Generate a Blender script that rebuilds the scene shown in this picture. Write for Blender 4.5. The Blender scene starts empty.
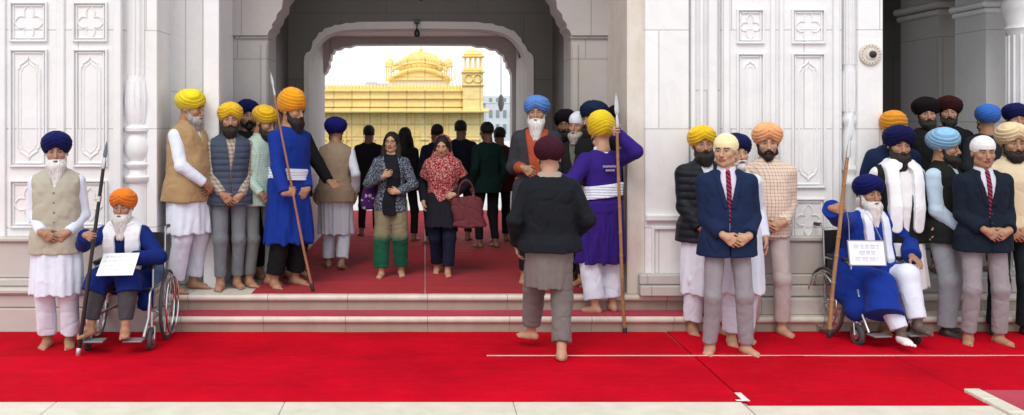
import bpy, math, random
import numpy as np
from mathutils import Vector, Matrix

random.seed(7)
RNG = np.random.RandomState(11)
SC = bpy.context.scene
COL = SC.collection
PI = math.pi
F4 = np.float32

# ------------------------------------------------------------------ camera model used to read distances
FPX, CX, CY, CAMZ = 1000.0, 425.0, 117.0, 1.95
def X(px, d): return (px-CX)/FPX*d
def Z(py, d): return CAMZ-(py-CY)/FPX*d
PLAT = 0.30

# ------------------------------------------------------------------ objects
def tag(o, label=None, cat=None, group=None, kind=None):
    if label: o['label'] = label
    if cat: o['category'] = cat
    if group: o['group'] = group
    if kind: o['kind'] = kind
    return o
def empty(name, loc=(0,0,0), rz=0.0, label=None, cat=None, group=None, scale=1.0):
    o = bpy.data.objects.new(name, None); COL.objects.link(o)
    o.empty_display_size = 0.2
    o.location = loc; o.rotation_euler = (0,0,rz); o.scale = (scale,)*3
    return tag(o, label, cat, group)
def link(name, me, parent=None):
    o = bpy.data.objects.new(name, me); COL.objects.link(o)
    if parent is not None: o.parent = parent
    return o
def copy_tree(o, parent=None):
    c = o.copy(); COL.objects.link(c); c.parent = parent
    for ch in list(o.children): copy_tree(ch, c)
    return c

def np_mesh(name, V, Q, mat, smooth=True, attrs=None):
    me = bpy.data.meshes.new(name)
    V = np.ascontiguousarray(V, dtype=F4); Q = np.ascontiguousarray(Q, dtype=np.int32)
    k = Q.shape[1]
    me.vertices.add(len(V)); me.vertices.foreach_set('co', V.ravel())
    me.loops.add(Q.size); me.loops.foreach_set('vertex_index', Q.ravel())
    me.polygons.add(len(Q))
    me.polygons.foreach_set('loop_start', np.arange(0, Q.size, k, dtype=np.int32))
    if smooth: me.polygons.foreach_set('use_smooth', np.ones(len(Q), dtype=bool))
    if attrs:
        for an, av in attrs.items():
            if av.ndim == 2:
                c = me.color_attributes.new(an, 'FLOAT_COLOR', 'POINT')
                c.data.foreach_set('color', np.concatenate([av, np.ones((len(av),1))],1).astype(F4).ravel())
            else:
                c = me.attributes.new(an, 'FLOAT', 'POINT')
                c.data.foreach_set('value', av.astype(F4))
    me.update(calc_edges=True)
    me.validate()
    me.materials.append(mat)
    return me

class MB:
    """collects solid shapes for ONE mesh"""
    def __init__(s): s.v = []; s.f = []
    def add(s, vs, fs):
        n = len(s.v); s.v += [tuple(v) for v in vs]; s.f += [tuple(i+n for i in f) for f in fs]; return s
    def box(s, x0,x1,y0,y1,z0,z1, b=0.0):
        if x0>x1: x0,x1=x1,x0
        if y0>y1: y0,y1=y1,y0
        if z0>z1: z0,z1=z1,z0
        b = min(b, (x1-x0)*.45, (y1-y0)*.45, (z1-z0)*.45)
        if b <= 0:
            vs=[(x,y,z) for z in (z0,z1) for y in (y0,y1) for x in (x0,x1)]
            fs=[(0,2,3,1),(4,5,7,6),(0,1,5,4),(2,6,7,3),(0,4,6,2),(1,3,7,5)]
            return s.add(vs,fs)
        # chamfered box: 24 verts
        vs=[];idx={}
        for zi,z in enumerate((z0,z1)):
            for yi,y in enumerate((y0,y1)):
                for xi,x in enumerate((x0,x1)):
                    sx=1 if xi==0 else -1; sy=1 if yi==0 else -1; sz=1 if zi==0 else -1
                    for ax in range(3):
                        p=[x+sx*b,y+sy*b,z+sz*b]; p[ax]=(x,y,z)[ax]
                        idx[(xi,yi,zi,ax)]=len(vs); vs.append(p)
        I=idx; fs=[]
        for ax in range(3):
            o=[a for a in range(3) if a!=ax]
            for e in (0,1):
                q=[]
                for (u,w) in ((0,0),(1,0),(1,1),(0,1)):
                    c=[0,0,0]; c[ax]=e; c[o[0]]=u; c[o[1]]=w
                    q.append(I[(c[0],c[1],c[2],ax)])
                fs.append(tuple(q))
        for a in range(3):          # edges along axis a
            o=[t for t in range(3) if t!=a]
            for u in (0,1):
                for w in (0,1):
                    c0=[0,0,0]; c0[o[0]]=u; c0[o[1]]=w; c1=list(c0); c1[a]=1
                    fs.append((I[(*c0,o[0])],I[(*c1,o[0])],I[(*c1,o[1])],I[(*c0,o[1])]))
        for xi in (0,1):
            for yi in (0,1):
                for zi in (0,1): fs.append(tuple(I[(xi,yi,zi,a)] for a in range(3)))
        return s.add(vs,fs)
    def tube(s, pts, r, n=10, closed=False, cap=True):
        pts=[Vector(p) for p in pts]; m=len(pts)
        rs = r if isinstance(r,(list,tuple)) else [r]*m
        up=None; vs=[]; 
        for i,p in enumerate(pts):
            if closed: t=(pts[(i+1)%m]-pts[i-1]).normalized()
            else: t=(pts[min(i+1,m-1)]-pts[max(i-1,0)]).normalized()
            if up is None:
                up = Vector((0,0,1)) if abs(t.z)<.9 else Vector((0,1,0))
            u=(up-t*up.dot(t)).normalized(); w=t.cross(u); up=u
            for k in range(n):
                a=2*PI*k/n; vs.append(p+(u*math.cos(a)+w*math.sin(a))*rs[i])
        fs=[]
        for i in range(m if closed else m-1):
            j=(i+1)%m
            for k in range(n):
                l=(k+1)%n; fs.append((i*n+k,i*n+l,j*n+l,j*n+k))
        if cap and not closed:
            fs.append(tuple(range(n-1,-1,-1))); fs.append(tuple((m-1)*n+k for k in range(n)))
        return s.add(vs,fs)
    def lathe(s, prof, c=(0,0,0), n=24, a0=0, a1=2*PI):
        full = abs(a1-a0-2*PI)<1e-6; m=n if full else n+1
        vs=[];fs=[]
        for (r,z) in prof:
            for k in range(m):
                a=a0+(a1-a0)*k/n; vs.append((c[0]+r*math.cos(a),c[1]+r*math.sin(a),c[2]+z))
        for i in range(len(prof)-1):
            for k in range(n):
                l=(k+1)%m if full else k+1
                fs.append((i*m+k,i*m+l,(i+1)*m+l,(i+1)*m+k))
        if full:
            fs.append(tuple(range(m-1,-1,-1))); fs.append(tuple((len(prof)-1)*m+k for k in range(m)))
        return s.add(vs,fs)
    def prism(s, poly, axis, t0, t1):
        """poly: 2-D outline; axis 'y': (x,z) extruded t0..t1 in y; 'x': (y,z); 'z': (x,y)"""
        n=len(poly); vs=[]
        for t in (t0,t1):
            for (a,b) in poly:
                vs.append((a,t,b) if axis=='y' else (t,a,b) if axis=='x' else (a,b,t))
        fs=[tuple(range(n)),tuple(range(2*n-1,n-1,-1))]
        for i in range(n):
            j=(i+1)%n; fs.append((i,i+n,j+n,j))
        return s.add(vs,fs)
    def build(s, name, mat, parent=None, smooth=False, angle=None):
        me=bpy.data.meshes.new(name); me.from_pydata(s.v,[],s.f); me.validate()
        import bmesh
        bm=bmesh.new(); bm.from_mesh(me)
        bmesh.ops.recalc_face_normals(bm, faces=bm.faces)
        if smooth:
            for f in bm.faces: f.smooth=True
            for e in bm.edges:
                if len(e.link_faces)==2 and e.calc_face_angle(0)>math.radians(angle or 40): e.smooth=False
        bm.to_mesh(me); bm.free()
        me.materials.append(mat)
        return link(name, me, parent)

# ------------------------------------------------------------------ materials
def new_mat(name):
    m=bpy.data.materials.new(name); m.use_nodes=True
    nt=m.node_tree; b=nt.nodes['Principled BSDF']; return m,nt,b
def N(nt,t,**kw):
    n=nt.nodes.new(t)
    for k,v in kw.items():
        if k in n.inputs.keys(): n.inputs[k].default_value=v
        else: setattr(n,k,v)
    return n
def lk(nt,a,b): nt.links.new(a,b)
def ramp(nt, stops, fac=None, interp='LINEAR'):
    r=nt.nodes.new('ShaderNodeValToRGB'); e=r.color_ramp.elements; r.color_ramp.interpolation=interp
    while len(e)<len(stops): e.new(.5)
    for i,(p,c) in enumerate(stops):
        e[i].position=p; e[i].color=(*c,1) if len(c)==3 else c
    if fac is not None: lk(nt,fac,r.inputs[0])
    return r
def mix(nt, a, b, fac, mode='MIX'):
    m=nt.nodes.new('ShaderNodeMix'); m.data_type='RGBA'; m.blend_type=mode
    for s,v in ((6,a),(7,b),(0,fac)):
        if isinstance(v,(int,float)): m.inputs[s].default_value=v
        elif isinstance(v,(tuple,list)): m.inputs[s].default_value=(*v[:3],1)
        else: lk(nt,v,m.inputs[s])
    return m.outputs[2]
def mth(nt, op, a, b=None, c=None, clamp=False):
    m=nt.nodes.new('ShaderNodeMath'); m.operation=op; m.use_clamp=clamp
    for i,v in enumerate((a,b,c)):
        if v is None: continue
        if isinstance(v,(int,float)): m.inputs[i].default_value=v
        else: lk(nt,v,m.inputs[i])
    return m.outputs[0]
def bump(nt, b, h, strength=.3, dist=.01):
    n=N(nt,'ShaderNodeBump'); n.inputs['Strength'].default_value=strength; n.inputs['Distance'].default_value=dist
    lk(nt,h,n.inputs['Height']); lk(nt,n.outputs[0],b.inputs['Normal'])
def s2l(c):
    return tuple((v/255/12.92 if v/255<=.04045 else ((v/255+.055)/1.055)**2.4) for v in c)

def cloth(name, col, rough=.85, pattern=None, col2=None, scale=1.0, sheen=.2, metal=0):
    """woven fabric; colours are linear base colours"""
    m,nt,b=new_mat(name)
    tc=N(nt,'ShaderNodeTexCoord'); mp=N(nt,'ShaderNodeMapping'); lk(nt,tc.outputs['Object'],mp.inputs[0])
    n1=N(nt,'ShaderNodeTexNoise',Scale=3.0,Detail=4.0); lk(nt,mp.outputs[0],n1.inputs['Vector'])
    dark=tuple(c*.86 for c in col); lite=tuple(min(1,c*1.10) for c in col)
    base=mix(nt,dark,lite,n1.outputs[0])
    sep=N(nt,'ShaderNodeSeparateXYZ'); lk(nt,mp.outputs[0],sep.inputs[0])
    x,y,z=sep.outputs
    def band(v,period,width,ph=0.0):
        f=mth(nt,'FRACT',mth(nt,'ADD',mth(nt,'DIVIDE',v,period),ph+50))
        return mth(nt,'LESS_THAN',f,width)
    if pattern=='check':
        xy=mth(nt,'ADD',x,mth(nt,'MULTIPLY',y,.8))
        g=mth(nt,'ADD',mth(nt,'MULTIPLY',band(xy,.034*scale,.22),.5),mth(nt,'MULTIPLY',band(z,.034*scale,.22),.5))
        base=mix(nt,base,col2,g)
    elif pattern=='plaid':
        xy=mth(nt,'ADD',x,mth(nt,'MULTIPLY',y,.8))
        g=mth(nt,'ADD',mth(nt,'MULTIPLY',band(xy,.05*scale,.45),.5),mth(nt,'MULTIPLY',band(z,.05*scale,.45),.5))
        base=mix(nt,base,col2,g)
    elif pattern=='floral':
        vo=N(nt,'ShaderNodeTexVoronoi',Scale=26/scale); lk(nt,mp.outputs[0],vo.inputs['Vector'])
        n2=N(nt,'ShaderNodeTexNoise',Scale=16/scale,Detail=2.0); lk(nt,mp.outputs[0],n2.inputs['Vector'])
        g=mth(nt,'LESS_THAN',vo.outputs['Distance'],.42)
        g2=mth(nt,'GREATER_THAN',n2.outputs[0],.5)
        base=mix(nt,base,col2,mth(nt,'MULTIPLY',g,g2))
    elif pattern=='blot':
        n2=N(nt,'ShaderNodeTexNoise',Scale=34/scale,Detail=1.5); lk(nt,mp.outputs[0],n2.inputs['Vector'])
        base=mix(nt,base,col2,mth(nt,'GREATER_THAN',n2.outputs[0],.53))
    elif pattern=='stripe':
        v=mth(nt,'ADD',mth(nt,'MULTIPLY',x,.8),z)
        base=mix(nt,base,col2,band(v,.034*scale,.42))
    elif pattern=='quilt':
        f=mth(nt,'FRACT',mth(nt,'DIVIDE',z,.05*scale))
        q=mth(nt,'SINE',mth(nt,'MULTIPLY',f,PI))
    elif pattern=='dip':            # lower part dyed in a second colour
        n2=N(nt,'ShaderNodeTexNoise',Scale=14,Detail=2.0); lk(nt,mp.outputs[0],n2.inputs['Vector'])
        zz=mth(nt,'ADD',z,mth(nt,'MULTIPLY',n2.outputs[0],.05))
        mr=N(nt,'ShaderNodeMapRange'); lk(nt,zz,mr.inputs[0]); mr.inputs[1].default_value=scale+.07; mr.inputs[2].default_value=scale-.06; mr.interpolation_type='SMOOTHSTEP'; base=mix(nt,base,col2,mr.outputs[0])
    lk(nt,base,b.inputs['Base Color'])
    b.inputs['Roughness'].default_value=rough
    b.inputs['Metallic'].default_value=metal
    lum=sum(col)/3; b.inputs['Specular IOR Level'].default_value=.25 if lum>.1 else .12
    b.inputs['Sheen Weight'].default_value=sheen*(min(1,lum*2.0)); b.inputs['Sheen Roughness'].default_value=.5
    n3=N(nt,'ShaderNodeTexNoise',Scale=15,Detail=3.0); lk(nt,mp.outputs[0],n3.inputs['Vector'])
    n4=N(nt,'ShaderNodeTexNoise',Scale=260,Detail=1.0); lk(nt,mp.outputs[0],n4.inputs['Vector'])
    mp5=N(nt,'ShaderNodeMapping'); mp5.inputs['Scale'].default_value=(1,1,.45); mp5.inputs['Rotation'].default_value=(0,.5,0); lk(nt,tc.outputs['Object'],mp5.inputs[0])
    n5=N(nt,'ShaderNodeTexNoise',Scale=6.0,Detail=1.0,Distortion=.6); lk(nt,mp5.outputs[0],n5.inputs['Vector'])
    rd=mth(nt,'POWER',mth(nt,'SUBTRACT',1.0,mth(nt,'MULTIPLY',mth(nt,'ABSOLUTE',mth(nt,'SUBTRACT',n5.outputs[0],.5)),7.0,clamp=True)),2.0)
    h=mth(nt,'ADD',mth(nt,'ADD',n3.outputs[0],mth(nt,'MULTIPLY',rd,.55)),mth(nt,'MULTIPLY',n4.outputs[0],.08))
    if pattern=='quilt': h=mth(nt,'ADD',mth(nt,'MULTIPLY',h,.3),mth(nt,'MULTIPLY',q,1.6))
    bump(nt,b,h,.55,.011)
    return m

def turban_mat(name, col):
    m,nt,b=new_mat(name)
    at=N(nt,'ShaderNodeAttribute'); at.attribute_name='wrap'
    tc=N(nt,'ShaderNodeTexCoord')
    n1=N(nt,'ShaderNodeTexNoise',Scale=7,Detail=3.0); lk(nt,tc.outputs['Object'],n1.inputs['Vector'])
    u=mth(nt,'ADD',at.outputs['Fac'],mth(nt,'MULTIPLY',n1.outputs[0],.045))
    saw=mth(nt,'FRACT',mth(nt,'DIVIDE',mth(nt,'ADD',u,5.0),.021))
    saw2=mth(nt,'FRACT',mth(nt,'DIVIDE',mth(nt,'ADD',u,5.0),.0063))
    n2=N(nt,'ShaderNodeTexNoise',Scale=30,Detail=3.0); lk(nt,tc.outputs['Object'],n2.inputs['Vector'])
    base=mix(nt,tuple(c*.84 for c in col),tuple(min(1,c*1.1) for c in col),n2.outputs[0])
    lk(nt,base,b.inputs['Base Color'])
    lum=sum(col)/3; b.inputs['Roughness'].default_value=.85; b.inputs['Sheen Weight'].default_value=.2*min(1,lum*2)
    b.inputs['Specular IOR Level'].default_value=.22 if lum>.15 else .08
    h=mth(nt,'ADD',mth(nt,'MULTIPLY',saw,1.0),mth(nt,'MULTIPLY',saw2,.22))
    bump(nt,b,h,1.0,.007)
    return m

def hair_mat(name, col, col2=None, rough=.6):
    m,nt,b=new_mat(name)
    tc=N(nt,'ShaderNodeTexCoord'); mp=N(nt,'ShaderNodeMapping'); mp.inputs['Scale'].default_value=(1,1,.22)
    lk(nt,tc.outputs['Object'],mp.inputs[0])
    n=N(nt,'ShaderNodeTexNoise',Scale=110,Detail=3.0); lk(nt,mp.outputs[0],n.inputs['Vector'])
    n2=N(nt,'ShaderNodeTexNoise',Scale=14,Detail=2.0); lk(nt,tc.outputs['Object'],n2.inputs['Vector'])
    f=mth(nt,'ADD',mth(nt,'MULTIPLY',n.outputs[0],.6),mth(nt,'MULTIPLY',n2.outputs[0],.4))
    c2=col2 or tuple(c*.55 for c in col)
    r=ramp(nt,[(.35,c2),(.6,col)],f); lk(nt,r.outputs[0],b.inputs['Base Color'])
    b.inputs['Roughness'].default_value=rough; b.inputs['Specular IOR Level'].default_value=.3
    bump(nt,b,n.outputs[0],.9,.012)
    return m

def skin_mat():
    m,nt,b=new_mat('skin')
    at=N(nt,'ShaderNodeAttribute'); at.attribute_name='Col'
    tc=N(nt,'ShaderNodeTexCoord')
    n=N(nt,'ShaderNodeTexNoise',Scale=22,Detail=4.0); lk(nt,tc.outputs['Object'],n.inputs['Vector'])
    c=mix(nt,at.outputs['Color'],(1.0,.9,.86),mth(nt,'MULTIPLY',n.outputs[0],.0))
    v=mix(nt,(.86,.84,.84),(1.12,1.1,1.08),n.outputs[0])
    c=mix(nt,c,v,1.0,'MULTIPLY'); lk(nt,c,b.inputs['Base Color'])
    b.inputs['Roughness'].default_value=.5; b.inputs['Specular IOR Level'].default_value=.4
    b.inputs['Subsurface Weight'].default_value=.12; b.inputs['Subsurface Radius'].default_value=(.9,.35,.2)
    b.inputs['Subsurface Scale'].default_value=.008
    n2=N(nt,'ShaderNodeTexNoise',Scale=120,Detail=2.0); lk(nt,tc.outputs['Object'],n2.inputs['Vector'])
    bump(nt,b,n2.outputs[0],.25,.003)
    return m

def plain(name, col, rough=.5, metal=0.0, spec=.5, nscale=40, var=.12, bstr=.1):
    m,nt,b=new_mat(name)
    tc=N(nt,'ShaderNodeTexCoord')
    n=N(nt,'ShaderNodeTexNoise',Scale=nscale,Detail=4.0); lk(nt,tc.outputs['Object'],n.inputs['Vector'])
    c=mix(nt,tuple(v*(1-var) for v in col),tuple(min(1,v*(1+var)) for v in col),n.outputs[0])
    lk(nt,c,b.inputs['Base Color']); b.inputs['Roughness'].default_value=rough
    b.inputs['Metallic'].default_value=metal; b.inputs['Specular IOR Level'].default_value=spec
    if bstr: bump(nt,b,n.outputs[0],bstr,.004)
    return m

# ------------------------------------------------------------------ signed-distance modelling (numpy)
def smin(a,b,k):
    h=np.maximum(k-np.abs(a-b),0)/k
    return np.minimum(a,b)-h*h*k*.25
def smax(a,b,k): return -smin(-a,-b,k)
def cone(P,a,b,ra,rb,cap=False,capa=False):
    a=np.asarray(a,F4); b=np.asarray(b,F4); ab=b-a; L=float(ab@ab)+1e-9
    q=P-a; t=np.clip((q@ab)/L,0,1)
    d=np.linalg.norm(q-t[:,None]*ab,axis=1)-(ra+(rb-ra)*t)
    n=ab/math.sqrt(L)
    if cap: d=smax(d,(P-b)@n,.012)
    if capa: d=smax(d,-((P-a)@n),.012)
    return d
def ell(P,c,r,R=None):
    q=P-np.asarray(c,F4)
    if R is not None: q=q@R
    r=np.asarray(r,F4); k0=np.linalg.norm(q/r,axis=1)+1e-6; k1=np.linalg.norm(q/(r*r),axis=1)+1e-6
    return k0*(k0-1)/k1
def loft(P,zs,a,b,cy=0,ex=2.3,cx=0,zlo=None,zhi=None,round_=.02):
    z=P[:,2]; A=np.interp(z,zs,a); B=np.interp(z,zs,b)
    C=np.interp(z,zs,cy) if np.ndim(cy) else cy
    Cx=np.interp(z,zs,cx) if np.ndim(cx) else cx
    q=(np.abs((P[:,0]-Cx)/A)**ex+np.abs((P[:,1]-C)/B)**ex)**(1/ex)
    d=(q-1)*np.minimum(A,B)
    if zlo is None: zlo=zs[0]
    if zhi is None: zhi=zs[-1]
    d=smax(d,zlo-z,round_); d=smax(d,z-zhi,round_)
    return d
_wd={}
def wav(P,s,seed,n=5):
    """smooth wavy noise in -1..1, s = spatial frequency per axis"""
    key=(seed,n)
    if key not in _wd:
        r=np.random.RandomState(seed); D=r.normal(size=(n,3)); D/=np.linalg.norm(D,axis=1)[:,None]
        _wd[key]=(D,r.uniform(0,6.28,n),r.uniform(.6,1.6,n))
    D,ph,fr=_wd[key]; q=P*np.asarray(s,F4); out=0
    for i in range(n): out=out+np.sin(q@(D[i]*fr[i]).astype(F4)*6.28+ph[i]+1.3*np.sin(q@(D[(i+1)%n]).astype(F4)*3.1+ph[i-1]))
    return out/n
def near(P,lo,hi,f,big=1.0):
    m=np.all((P>np.asarray(lo,F4))&(P<np.asarray(hi,F4)),axis=1)
    d=np.full(len(P),big,F4)
    if m.any(): d[m]=f(P[m])
    return d
def mesher(f, lo, hi, vox, slack=1.6):
    lo=np.asarray(lo,float); hi=np.asarray(hi,float); B=6
    nb=np.maximum(1,np.ceil((hi-lo)/(vox*B)).astype(int)); n=nb*B+1
    bc=[lo[i]+(np.arange(nb[i])+.5)*B*vox for i in range(3)]
    G=np.stack(np.meshgrid(*bc,indexing='ij'),-1).reshape(-1,3).astype(F4)
    dc=f(G).reshape(nb)
    act=np.abs(dc)<B*vox*.87*slack+.012
    D=np.where(dc<0,-1,1).astype(F4).repeat(B,0).repeat(B,1).repeat(B,2)
    D=np.pad(D,((0,1),)*3,mode='edge')
    ii=np.argwhere(act)
    loc=np.stack(np.meshgrid(*[np.arange(B+1)]*3,indexing='ij'),-1).reshape(-1,3)
    for s0 in range(0,len(ii),1500):
        idx=(ii[s0:s0+1500,None,:]*B+loc[None]).reshape(-1,3)
        pts=(lo+idx*vox).astype(F4)
        D[idx[:,0],idx[:,1],idx[:,2]]=f(pts)
    D[0]=D[-1]=1; D[:,0]=D[:,-1]=1; D[:,:,0]=D[:,:,-1]=1
    ins=D<0
    nx,ny,nz=D.shape
    cnt=np.zeros((nx-1,ny-1,nz-1),np.int8)
    for a in (0,1):
        for b in (0,1):
            for c in (0,1): cnt+=ins[a:nx-1+a,b:ny-1+b,c:nz-1+c]
    cells=np.argwhere((cnt>0)&(cnt<8))
    acc=np.zeros((len(cells),3)); num=np.zeros(len(cells))
    cs=[(a,b,c) for a in (0,1) for b in (0,1) for c in (0,1)]
    val={c:D[cells[:,0]+c[0],cells[:,1]+c[1],cells[:,2]+c[2]] for c in cs}
    for c0 in cs:
        for ax in range(3):
            if c0[ax]: continue
            c1=list(c0); c1[ax]=1; c1=tuple(c1)
            v0,v1=val[c0],val[c1]; m=(v0<0)!=(v1<0)
            t=np.where(m,v0/(v0-v1+1e-12),0)
            p=np.array(c0,float)[None].repeat(len(cells),0); p[:,ax]+=t
            acc+=p*m[:,None]; num+=m
    V=lo+(cells+acc/num[:,None])*vox
    cid=np.full((nx-1,ny-1,nz-1),-1,np.int32); cid[cells[:,0],cells[:,1],cells[:,2]]=np.arange(len(cells))
    Q=[]
    for ax in range(3):
        sl0=[slice(None)]*3; sl1=[slice(None)]*3; sl0[ax]=slice(0,-1); sl1[ax]=slice(1,None)
        A=ins[tuple(sl0)]; Bb=ins[tuple(sl1)]
        e=np.argwhere(A!=Bb); o=[i for i in range(3) if i!=ax]
        ok=(e[:,o[0]]>0)&(e[:,o[1]]>0)&(e[:,o[0]]<D.shape[o[0]]-1)&(e[:,o[1]]<D.shape[o[1]]-1); e=e[ok]
        flip=A[e[:,0],e[:,1],e[:,2]]
        qs=[]
        for (u,w) in ((0,0),(1,0),(1,1),(0,1)):
            c=e.copy(); c[:,o[0]]-=u; c[:,o[1]]-=w; qs.append(cid[c[:,0],c[:,1],c[:,2]])
        q=np.stack(qs,1)
        if ax==1: flip=~flip
        q[flip]=q[flip][:,::-1]
        # consistent outward winding
        Q.append(q)
    Q=np.concatenate(Q); Q=Q[(Q>=0).all(1)]
    Q=Q[:,::-1]
    return V.astype(F4),Q
def cluster(V,Q,keep,cell):
    """merge vertices outside `keep` on a coarser lattice; the surface stays one connected mesh"""
    key=np.floor(V/cell).astype(np.int64); h=((key[:,0]+4096)*16384+key[:,1]+4096)*16384+key[:,2]+4096
    h=np.where(keep,np.arange(len(V))+(1<<52),h)
    u,inv=np.unique(h,return_inverse=True); inv=inv.ravel()
    c=np.bincount(inv); W=np.stack([np.bincount(inv,V[:,i])/c for i in range(3)],1)
    q=inv[Q]
    T=np.concatenate([q[:,[0,1,2]],q[:,[0,2,3]]]); ok=(T[:,0]!=T[:,1])&(T[:,1]!=T[:,2])&(T[:,0]!=T[:,2])
    T=T[ok]; s=np.sort(T,1); _,ui=np.unique(s,axis=0,return_index=True)
    return W.astype(F4),T[ui],inv
# ------------------------------------------------------------------ setting materials
def marble_mat(name, base=(.74,.73,.73), joint=(.35,.5), veins=.5, warm=0.0, stain=0.25, rough=.45, jw=.006, off=.5):
    m,nt,b=new_mat(name)
    tc=N(nt,'ShaderNodeTexCoord'); sep=N(nt,'ShaderNodeSeparateXYZ'); lk(nt,tc.outputs['Object'],sep.inputs[0])
    cmb=N(nt,'ShaderNodeCombineXYZ'); lk(nt,mth(nt,'ADD',sep.outputs[0],mth(nt,'MULTIPLY',sep.outputs[1],1.0)),cmb.inputs[0]); lk(nt,sep.outputs[2],cmb.inputs[1])
    n1=N(nt,'ShaderNodeTexNoise',Scale=1.3,Detail=7.0,Roughness=.62,Distortion=1.6); lk(nt,tc.outputs['Object'],n1.inputs['Vector'])
    v=ramp(nt,[(.44,(0,0,0)),(.497,(1,1,1)),(.55,(0,0,0))],n1.outputs[0])
    n2=N(nt,'ShaderNodeTexNoise',Scale=2.6,Detail=5.0,Roughness=.6); lk(nt,tc.outputs['Object'],n2.inputs['Vector'])
    n3=N(nt,'ShaderNodeTexNoise',Scale=.55,Detail=3.0); lk(nt,tc.outputs['Object'],n3.inputs['Vector'])
    c=mix(nt,base,tuple(x*y for x,y in zip(base,(.90,.89,.90))),n2.outputs[0])
    c=mix(nt,c,tuple(x*y for x,y in zip(base,(.70,.71,.75))),mth(nt,'MULTIPLY',v.outputs[0],veins*.35))
    st=ramp(nt,[(.50,(0,0,0)),(.72,(1,1,1))],n3.outputs[0])
    c=mix(nt,c,tuple(x*y for x,y in zip(base,(.80,.72,.60))),mth(nt,'MULTIPLY',st.outputs[0],stain))
    if joint:
        br=N(nt,'ShaderNodeTexBrick'); lk(nt,cmb.outputs[0],br.inputs['Vector'])
        br.inputs['Scale'].default_value=1; br.inputs['Brick Width'].default_value=joint[0]; br.inputs['Row Height'].default_value=joint[1]
        br.inputs['Mortar Size'].default_value=jw; br.inputs['Mortar Smooth'].default_value=.3; br.offset=off
        br.inputs['Color1'].default_value=(1,1,1,1); br.inputs['Color2'].default_value=(.93,.925,.92,1); br.inputs['Mortar'].default_value=(.62,.60,.57,1)
        c=mix(nt,c,br.outputs['Color'],1.0,'MULTIPLY')
    lk(nt,c,b.inputs['Base Color'])
    r=mth(nt,'ADD',rough,mth(nt,'MULTIPLY',n2.outputs[0],.15)); lk(nt,r,b.inputs['Roughness'])
    n4=N(nt,'ShaderNodeTexNoise',Scale=30,Detail=4.0); lk(nt,tc.outputs['Object'],n4.inputs['Vector'])
    bump(nt,b,n4.outputs[0],.12,.006)
    return m
def streaky(name, base, dirt=(.36,.30,.23), amt=.5, axis=2, joint=None):
    """stone with weather streaks running down"""
    m,nt,b=new_mat(name)
    tc=N(nt,'ShaderNodeTexCoord'); mp=N(nt,'ShaderNodeMapping'); mp.inputs['Scale'].default_value=(5,5,1.2); lk(nt,tc.outputs['Object'],mp.inputs[0])
    n=N(nt,'ShaderNodeTexNoise',Scale=1.6,Detail=7.0,Roughness=.65); lk(nt,mp.outputs[0],n.inputs['Vector'])
    n2=N(nt,'ShaderNodeTexNoise',Scale=4,Detail=5.0,Roughness=.6); lk(nt,tc.outputs['Object'],n2.inputs['Vector'])
    f=ramp(nt,[(.42,(0,0,0)),(.75,(1,1,1))],mth(nt,'ADD',mth(nt,'MULTIPLY',n.outputs[0],.6),mth(nt,'MULTIPLY',n2.outputs[0],.4)))
    c=mix(nt,mix(nt,base,tuple(x*.88 for x in base),n2.outputs[0]),dirt,mth(nt,'MULTIPLY',f.outputs[0],amt))
    if joint:
        sep=N(nt,'ShaderNodeSeparateXYZ'); lk(nt,tc.outputs['Object'],sep.inputs[0])
        g=mth(nt,'FRACT',mth(nt,'DIVIDE',mth(nt,'ADD',sep.outputs[0],50.3),joint)); g=mth(nt,'LESS_THAN',g,.006/joint)
        c=mix(nt,c,(.12,.10,.08),mth(nt,'MULTIPLY',g,.8))
    lk(nt,c,b.inputs['Base Color']); b.inputs['Roughness'].default_value=.55
    n4=N(nt,'ShaderNodeTexNoise',Scale=40,Detail=4.0); lk(nt,tc.outputs['Object'],n4.inputs['Vector'])
    bump(nt,b,n4.outputs[0],.2,.006)
    return m
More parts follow.
